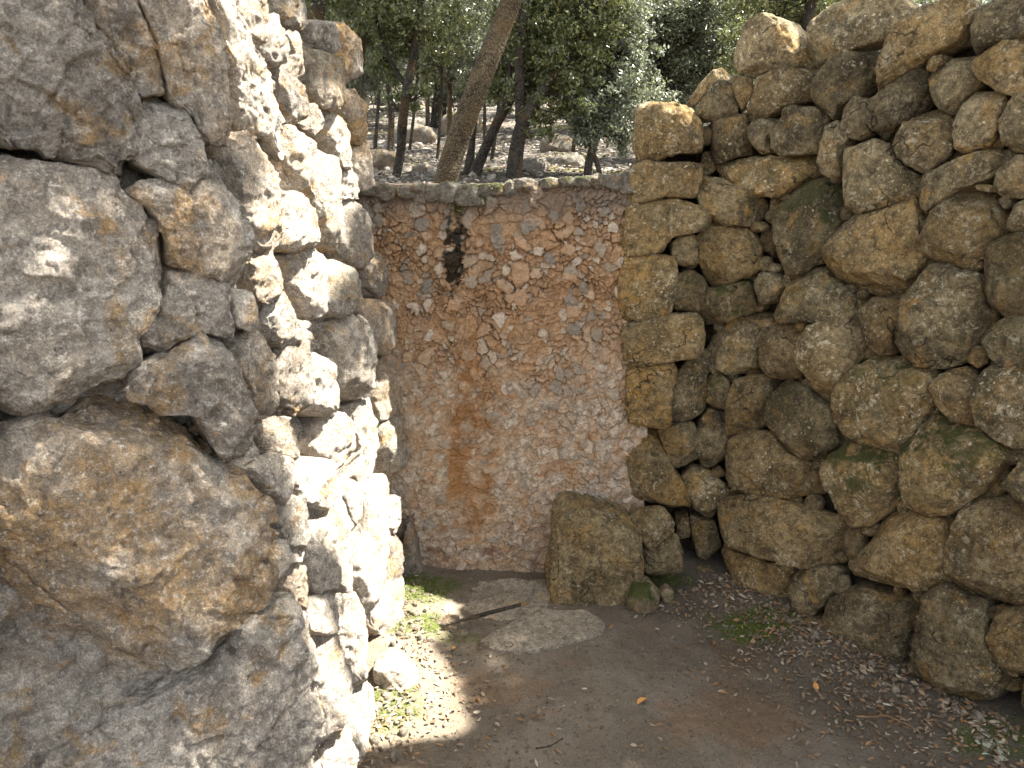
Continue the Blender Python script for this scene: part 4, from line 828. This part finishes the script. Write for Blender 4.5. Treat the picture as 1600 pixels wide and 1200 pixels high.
q1 = along((-.42, 1.5), (-.40, 2.85), 150, .06); q2 = along((.85, 2.88), (1.46, 1.96), 110, .07); q1 = np.vstack([q1, q2])
scatter_rocks('pebbles', np.column_stack([q1, floor_h(q1[:, 0], q1[:, 1])+.003]), np.abs(rs.normal(0, .007, len(q1)))+.004, M_low, rs, 2, 'small pebbles gathered along the feet of the walls', 'pebbles', 'stuff')
for i, (P_, lb) in enumerate((([(1335,1118),(1360,1120),(1385,1120),(1410,1132),(1432,1144)], 'long thin twig lying in the litter near the boulder wall'), ([(1480,1095),(1498,1120),(1510,1130),(1524,1140)], 'thin bent twig leaning by the near boulders'),
        ([(835,1168),(860,1165),(880,1152)], 'curved fine twig on the bare earth near the picture bottom'))):
    q3 = np.array([g(a_, b_, .014+.01*(j % 2)) for j, (a_, b_) in enumerate(P_)]); q3[:, 2] += floor_h(q3[:, 0], q3[:, 1]); Q, R = resample(q3, np.linspace(.003, .0015, len(q3)), .01)
    tag(tubes_mesh('twig', [dict(P=Q, R=R, sides=6, amp=.1)], M_wood if i == 0 else M_char, loc=q3[0]), lb, 'twig')

# ------------------------------------------------------------------ holm oaks
M_leafA = leaf_mat('holm_oak_leaves', [(.06,.08,.028), (.125,.15,.045), (.16,.175,.095), (.20,.21,.05), (.08,.10,.05), (.24,.23,.08)], spec=1., rough=.33, trans=.45)
M_leafB = leaf_mat('holm_oak_leaves_grey', [(.075,.09,.055), (.14,.16,.10), (.25,.27,.20), (.11,.125,.07), (.20,.205,.09)], spec=1., rough=.33, trans=.42)
def sh(P): return np.array([P[0]-P[2]*S[0]/S[2], P[1]-P[2]*S[1]/S[2]])
def lw(px, py):
    s_, P_, t_ = wall_hit(L_SEGS, px, py); return sh(P_)
LIT = [np.array([lw(*q_) for q_ in [(478,1260),(600,1260),(606,960),(640,905),(642,560),(606,560),(600,655),(560,655),(515,590),(497,500),(503,425),(545,400),(535,310),(562,285),(530,225),(480,120),(400,-40),(330,-60),(395,150),(415,300),(400,400),(415,500),(432,640),(452,760),(470,900)]]),
       np.array([gxy(*q_) for q_ in [(560,1260),(590,940),(640,1000),(690,1062),(702,1090),(724,1132),(690,1150),(652,1182),(640,1260)]]),
       np.array([gxy(*q_) for q_ in [(600,925),(655,915),(705,955),(680,968),(640,975),(675,995),(610,1000)]])]
CIRC = [((.48, 3.06, 1.80), .17), ((.78, 3.05, 1.98), .13), ((.95, 2.85, 2.1), .08)]
def lit(P):
    x = P[:, 0]-P[:, 2]*S[0]/S[2]; y = P[:, 1]-P[:, 2]*S[1]/S[2]; m = np.zeros(len(P), bool)
    for i_, q_ in enumerate(LIT): m |= poly_sd(x, y, q_) < (.045, .035, .05)[i_]
    for i_, q_ in enumerate([(60,470)]):
        s_ = lw(*q_); m |= np.hypot(x-s_[0], y-s_[1]) < .026
    for c_, r_ in CIRC: s_ = sh(c_); m |= np.hypot(x-s_[0], y-s_[1]) < r_
    return m
def tree(name, label, trunks, blobs, leafL, mat, bmat, seed, group=None, clump=.17, per=1.0, cull=False, cat='tree', twig=True, shade=0):
    """trunks: list of polylines [(x,y,z,r)...]; blobs: (x,y,z,rx,rz,count)"""
    rgs = np.random.RandomState(seed); b0 = trunks[0][0]
    root = empty(name, (float(b0[0]), float(b0[1]), float(b0[2])), label, cat, group)
    if shade:
        b1 = trunks[0][-1]
        blobs = list(blobs)+[(b0[0]+rgs.uniform(-.6, 1.9), b0[1]+rgs.uniform(-1., 1.6), rgs.uniform(3.2, 4.8), .75, .45, 1300) for _ in range(shade)]  # extra unseen foliage overhead, added to shade the slope
    tl = []
    for t_ in trunks:
        t_ = np.array(t_, float); Q, R = resample(t_[:, :3], t_[:, 3], .05); tl.append(dict(P=Q, R=R, sides=18 if t_[0, 3] > .03 else 8, amp=.10, seed=seed))
    allp = np.vstack([t_['P'] for t_ in tl]); allr = np.concatenate([t_['R'] for t_ in tl])
    C = []; tw = []
    for (x, y, z, rx, rz, n) in blobs:
        n = int(n*(per if cull else 1.8)); c0 = np.array([x, y, z]); nc = max(5, n//75)
        v = rgs.normal(size=(nc, 3)); v /= np.linalg.norm(v, axis=1)[:, None]; v *= (rgs.rand(nc, 1)**.45)*np.array([rx, rx, rz]); cc = c0+v
        if twig:
            i = np.argmin(((allp-c0)**2).sum(1)+(allp[:, 2] > z+.4*rz)*.5); a_ = allp[i]
            mid = (a_+c0)/2+rgs.normal(0, .08*rx, 3); ra = min(allr[i]*.6, .02+.02*rx); Q, R = resample([a_, mid, c0], [ra, ra*.7, ra*.4], .12); tw.append(dict(P=Q, R=R, sides=6, amp=.08))
            for c_ in cc[:max(5, nc//2)]:
                f = rgs.uniform(.3, 1); s0 = Q[int(f*(len(Q)-1))]; tw.append(dict(P=np.array([s0, (s0+c_)/2+rgs.normal(0, .06*rx, 3), c_]), R=np.array([ra*.4, ra*.25, ra*.12]), sides=4))
        k_ = rgs.randint(0, nc, n); sg = clump*rx*rgs.uniform(.6, 1.3, (nc, 1))
        C.append(cc[k_]+rgs.normal(size=(n, 3))*sg[k_]*np.array([1, 1, .7]))
    tubes_mesh('trunk', tl+tw, bmat, root)
    C = np.vstack(C)
    if cull: C = C[~lit(C)]  # drops leaves that would shade the patches meant to stay sunlit
    C = C[C[:, 2] > 1.42]
    leaves('crown', C, leafL*rgs.uniform(.5, 1.0, len(C)), mat, rgs, root)
    return root
def T3(pts, Y):    # a traced stem at distance Y; the last number is its half width in picture units
    o = []
    for i, (px, py, r) in enumerate(pts):
        P_ = aty(px, py, Y); o.append((P_[0], P_[1]+.04*math.sin(i*1.7), P_[2], r*np.dot(P_-CAMP, FW)/FPX))
    return o
def B3(px, py, Y, rpx, n, rz=1.0):
    P_ = aty(px, py, Y); r = rpx*np.dot(P_-CAMP, FW)/FPX; return (P_[0], P_[1], P_[2], r, r*rz, n)
G1 = 'holm oaks beyond the rubble wall'
def foot(t_):      # carry a stem down into the ground
    x, y, z, r = t_[0]; zg = terrain(np.array([x]), np.array([y]))[0]
    return [(x-(t_[1][0]-x)*.2, y, min(zg, z)-.08, r*1.25)]+t_
def ext(t_, n, dz, dx=0., dy=0.):   # carry it up above the picture
    x, y, z, r = t_[-1]; return t_+[(x+dx*i/n+.05*math.sin(i*2.1), y+dy*i/n, z+dz*i/n, r*(1-.75*i/n)) for i in range(1, n+1)]
big = ext(foot(T3([(692,300,19),(706,240,17.5),(730,180,17),(754,120,16.5),(775,60,16.5),(800,0,16.5),(815,-60,16)], 3.95)), 5, 2.6, .5, .5)
e = big[-1]
tree('leaning_oak', 'thick leaning trunk with speckled brown bark rising behind the rubble wall', [big, [big[8], (e[0]-.8, e[1]+.3, e[2]-.3, .02)]],
     [(e[0], e[1], e[2], 1.3, .8, 5000), (e[0]-1.0, e[1]+.6, e[2]-.5, 1., .6, 3500), (e[0]+.9, e[1]+.4, e[2]-.2, .9, .6, 3000)], .045, M_leafA, M_bark, 1, G1)
s1 = ext(foot(T3([(617,285,7),(625,240,7),(629,190,7.5),(637,140,7),(648,80,6),(655,0,5)], 4.7)), 3, 1.2, .2)
tree('oak_sapling', 'thin dark upright trunk left of the leaning trunk', [s1, T3([(637,140,4),(600,80,3),(585,20,2)], 4.7)],
     [B3(600,100,4.8,32,500), B3(645,60,4.8,42,900), B3(590,30,4.8,45,900), B3(650,155,4.7,25,300), B3(615,150,4.7,22,240), B3(650,-40,4.8,120,3000)], .032, M_leafA, M_bark2, 2, G1, shade=11)
s2 = foot(T3([(609,240,5),(611,180,5),(606,120,4),(610,40,4),(612,-30,3)], 5.8))
tree('oak_sapling', 'slender grey trunk close behind the thin dark one', [s2], [B3(600,60,5.9,60,1600), B3(575,110,5.9,40,800), B3(620,-20,5.9,80,1800)], .034, M_leafB, M_bark2, 3, G1, shade=11)
s3 = foot(T3([(668,178,3.4),(667,150,3.4),(662,110,3),(664,60,3),(660,0,3)], 8.5))
tree('oak_sapling', 'short thin trunk far up the slope left of the leaning trunk', [s3], [B3(690,60,8.6,60,2600), B3(650,20,8.6,50,1800), B3(700,100,8.6,35,900)], .04, M_leafA, M_bark2, 4, G1)
s4 = foot(T3([(702,190,4),(703,140,3.6),(700,110,3),(712,60,3),(720,0,3)], 7.2)); 
tree('oak_sapling', 'pale thin trunk just left of the leaning trunk up the slope', [s4, T3([(703,140,2.5),(680,100,2),(670,60,1.5)], 7.2)], [B3(725,70,7.3,50,1900), B3(735,120,7.3,35,900), B3(700,20,7.3,60,2200)], .036, M_leafB, M_bark, 5, G1, shade=11)
s5 = ext(foot(T3([(734,285,10),(745,262,8.5),(770,205,7.5),(800,150,7),(830,110,6),(862,70,5),(880,30,4)], 4.7)), 3, 1.0, .4)
tree('slanting_oak', 'thin slanting trunk rising right from beside the leaning trunk', [s5, foot(T3([(728,285,9),(735,245,6.5),(739,215,4),(744,180,3)], 4.75)), T3([(800,150,4),(795,90,3),(800,40,2)], 4.7)],
     [B3(775,150,4.9,32,520), B3(790,100,4.9,40,900), B3(860,110,4.8,45,1200), B3(850,40,4.8,55,1500), B3(900,0,4.8,90,2600), B3(800,30,4.9,40,800)], .032, M_leafA, M_bark2, 6, G1)
s6 = ext(foot(T3([(802,285,13),(806,240,12),(814,195,11),(835,160,9),(865,120,7),(900,80,5),(915,20,4)], 4.5)), 3, 1.1, .3)
tree('dark_oak', 'stout black trunk forking right above the middle of the rubble wall', [s6, T3([(814,195,9),(812,140,8),(812,80,7),(820,20,6),(818,-60,5)], 4.5), T3([(835,160,6),(870,150,4),(905,120,3),(935,100,2)], 4.5)],
     [B3(850,180,4.5,34,700), B3(830,130,4.6,42,1100), B3(895,140,4.5,40,1100), B3(880,80,4.5,50,1500), B3(830,40,4.6,55,1600), B3(930,40,4.6,60,2000), B3(880,-60,4.6,120,4000), B3(820,215,4.5,15,110)], .031, M_leafA, M_bark2, 7, G1, shade=11)
s7 = ext(foot(T3([(918,268,6.5),(923,240,6),(935,210,5.5),(948,170,5),(955,110,4),(960,50,3)], 4.6)), 2, .6)
tree('bushy_oak', 'bushy dense oak whose leaves hang low left of the boulder wall', [s7, foot(T3([(938,268,4),(930,245,4),(920,220,3)], 4.55)), T3([(935,210,4),(905,195,3),(885,190,2)], 4.6)],
     [B3(945,190,4.6,40,1800), B3(910,205,4.6,32,1100), B3(965,150,4.6,45,2000), B3(915,150,4.6,42,1700), B3(975,215,4.7,26,700), B3(980,90,4.7,48,1900), B3(920,85,4.7,50,1900), B3(960,30,4.7,60,2400), B3(1010,150,4.8,38,1300)], .030, M_leafB, M_bark2, 8, G1)
s8 = foot(T3([(1060,230,8),(1050,150,7),(1035,80,6),(1040,0,5)], 6.2))
tree('grey_leaved_oak', 'pale leaved oak between the bushy oak and the boulder wall', [s8], [B3(1030,110,6.3,60,3200), B3(1060,150,6.3,45,2200), B3(1090,60,6.2,60,3200), B3(1020,40,6.3,60,3000), B3(1130,100,6.2,50,2200), B3(1130,20,6.2,60,2600), B3(1020,180,6.2,35,1000)], .034, M_leafB, M_bark2, 9, G1, shade=11)
s9 = ext(foot(T3([(490,60,12),(492,30,12),(500,-40,11)], 4.2)), 3, 1.5)
tree('oak', 'dark trunk showing above the pale wall at the picture top left', [s9], [B3(480,-120,4.3,150,4000), B3(560,-60,4.4,90,2600)], .035, M_leafA, M_bark2, 10, G1)
s10 = ext(foot(T3([(1260,120,9),(1264,40,9),(1272,-20,8)], 5.0)), 3, 1.4)
tree('oak', 'dark trunk showing between the pale cap boulders at the top right', [s10], [B3(1200,-10,5.2,80,3000), B3(1270,30,5.4,60,2000), B3(1340,-60,5.2,110,3500), B3(1170,70,5.6,50,1400)], .035, M_leafA, M_bark2, 11, G1)
s11 = foot(T3([(566,200,3.4),(565,120,3.2),(568,40,3)], 5.2))
tree('oak_sapling', 'very thin dark stem close to the end of the pale wall', [s11], [B3(560,60,5.3,40,1100), B3(575,0,5.3,60,1700)], .034, M_leafA, M_bark2, 12, G1)
for i, (px, pt, Y_, r_, k_) in enumerate(((585,590,6.6,3,0),(640,655,7.4,2.5,1),(683,690,6.4,2.6,0),(768,790,6.2,3.2,1),(862,850,6.9,3,0),(893,915,6.0,3,1),(1003,985,7.2,3,0),(757,748,8.4,2.6,1))):
    zb = terrain(np.array([(px-800)/FPX*Y_*.966]), np.array([Y_]))[0]; py0 = 600-FPX*math.tan(math.atan2(zb-CAM_H, Y_)+PITCH)
    st_ = foot(T3([(px, py0, r_), (px*.6+pt*.4+4, py0*.6, r_*.9), (pt, 30, r_*.8), (pt+8, -60, r_*.6)], Y_))
    tree('oak_sapling', ('spindly', 'slim', 'thin pale', 'thin crooked', 'slim dark', 'thin straight', 'slight', 'fine')[i]+' stem '+('left of the thin dark trunk', 'between the thin dark trunk and the leaning trunk', 'close to the left side of the leaning trunk', 'behind the slanting trunk', 'right behind the forked black trunk', 'between the forked trunk and the bushy oak', 'behind the bushy oak towards the boulder wall', 'far up the slope right of the leaning trunk')[i], [st_],
         [B3(pt, 60, Y_, 42, 900), B3(pt+25, 20, Y_, 46, 1000), B3(pt-20, 100, Y_, 26, 400)], .03, (M_leafA, M_leafB)[k_], M_bark2, 90+i, G1)
# unseen oak added to shade the nook; its crown is trimmed around the sunlit patches
rq = np.random.RandomState(77); bl = []
for i in range(10):
    for j in range(9): bl.append((.2+i*.46+rq.uniform(-.15, .15), -.3+j*.5+rq.uniform(-.15, .15), rq.uniform(4.1, 5.4), .55, .3, 1600))
bl.append((2.97, 2.3, 4.8, .42, .2, 3000)); bl.append((2.7, 1.95, 4.9, .42, .2, 2500))  # two clumps added to close a sunny gap over the floor
tree('added_shade_oak', 'unseen oak added behind the boulder wall, its crown shaped to shade the nook', [[(3.1, 2.9, 1.2, .15), (3.0, 2.8, 2.4, .13), (2.6, 2.5, 3.6, .11), (2.3, 2.2, 4.6, .07)], [(3.0, 2.8, 2.6, .08), (3.5, 2.0, 3.9, .05), (3.3, 1.2, 4.6, .03)], [(2.6, 2.5, 3.6, .07), (1.6, 2.0, 4.4, .04), (1.0, 1.4, 4.8, .02)]],
     bl, .062, M_leafA, M_bark, 13, cull=True, clump=.42, twig=False)
# forest up the slope: three kinds of oak, copied
protos = []
for kx in range(3):
    rq = np.random.RandomState(200+kx); h = [3.6, 4.4, 3.0][kx]; lean = rq.uniform(-.4, .4)
    tr = [(0, 0, -.2, .11), (.05+lean*.2, 0, .9, .09), (lean*.6, .1, 1.9, .07), (lean, 0, h*.8, .03)]
    bb = []
    for i in range(15):
        a_ = rq.uniform(0, 6.28); z_ = rq.uniform(.08, 1)*h; rr = 1.25*math.sqrt(max(.12, 1-(z_/h-.5)**2*2.6))*rq.uniform(.5, 1); bb.append((math.cos(a_)*rr+lean*z_/h, math.sin(a_)*rr, z_+1.6, rq.uniform(.42, .7), rq.uniform(.3, .5), 950))
    zoff = 1.6; tr = [(x_, y_, z_+zoff, r_) for x_, y_, z_, r_ in tr]
    r_ = tree('holm_oak', 'holm oak', [tr], bb, .062, [M_leafB, M_leafA, M_leafB][kx], M_bark2, 60+kx, G1, clump=.26)
    r_['label'] = 'one of the look-alike holm oaks filling the slope far behind the walls'; r_['group'] = 'look-alike oaks far up the slope'; protos.append(r_)
def copy_tree(o):
    c = o.copy(); COL.objects.link(c)
    for ch in list(o.children):
        d = ch.copy(); COL.objects.link(d); d.parent = c
    return c
rq = np.random.RandomState(9); spots = []
for i in range(4000):
    if len(spots) >= 85: break
    yy = rq.uniform(9.5, 38); xx = rq.uniform(-.42, .62)*yy+rq.uniform(-.6, .6)
    if all((xx-a_)**2+(yy-b_)**2 > (.95+.022*yy)**2 for a_, b_ in spots): spots.append((xx, yy))
for i, (xx, yy) in enumerate(spots):
    o = protos[i] if i < 3 else copy_tree(protos[i % 3])
    o.location = (xx, yy, terrain(np.array([xx]), np.array([yy]))[0]-.12); o.rotation_euler = (0, 0, rq.uniform(0, 6.28)); s_ = rq.uniform(.85, 1.35); o.scale = (s_, s_, s_)
# rocks lying on the slope
rr_ = np.random.RandomState(31); k = 0
RK = [(588,200,5.4,.12,'grey boulder in the shade beside the end of the pale wall'), (837,262,4.9,.08,'pale rounded rock between the black trunk and the bushy oak'), (893,225,5.6,.09,'brown rock under the bushy oak'), (655,255,4.9,.05,'small dark rock between thin trunk and leaning trunk'), (1010,250,4.6,.08,'grey rock beside the top of the boulder wall'), (720,135,9,.22,'pale rock far up the slope right of the leaning trunk'), (870,205,7,.13,'white rock in the sunny clearing'), (640,150,8,.2,'pale rock far up the slope behind the thin trunks')]
for (px, py, Y_, r_, lb) in RK:
    P_ = aty(px, py, Y_); zg = terrain(P_[:1], P_[1:2])[0]; a_ = np.linspace(0, 2*math.pi, 9)[:-1]
    pl = np.stack([np.cos(a_)*r_*1.2*rr_.uniform(.8, 1.15, 8), np.sin(a_)*r_*.8*rr_.uniform(.8, 1.15, 8)], 1)
    o = rock('slope_rock', None, np.array([P_[0], P_[1], zg+r_*.3]), np.array([1., 0, 0]), np.array([0, 0, 1.]), np.array([0, -1., 0]), pl, r_, r_, M_left, sub=4, seed=700+k, props=dict(tone=-.45, moss=.3)); k += 1
    tag(o, lb, 'rock')
n = 1500; yy = 3.5+rr_.rand(n)**1.7*16; xx = rr_.uniform(-.4, .6, n)*yy
scatter_rocks('slope_scree', np.column_stack([xx, yy, terrain(xx, yy)+.005]), (np.abs(rr_.normal(0, .012, n))+.007)*(1+yy*.04), M_left, rr_, 1, 'loose grey stones strewn over the wooded slope', 'scree', 'stuff')
n = 16000; yy = 3.45+rr_.rand(n)**1.6*12; xx = rr_.uniform(-.4, .6, n)*yy
M_dry = leaf_mat('bleached_leaves', [(.10,.075,.05), (.17,.14,.11), (.28,.25,.21), (.13,.10,.075)])
tag(leaves('slope_litter', np.column_stack([xx, yy, terrain(xx, yy)+.012]), rr_.uniform(.02, .045, n), M_dry, rr_, flat=True), 'bleached dead leaves covering the wooded slope', 'leaf litter', kind='stuff')
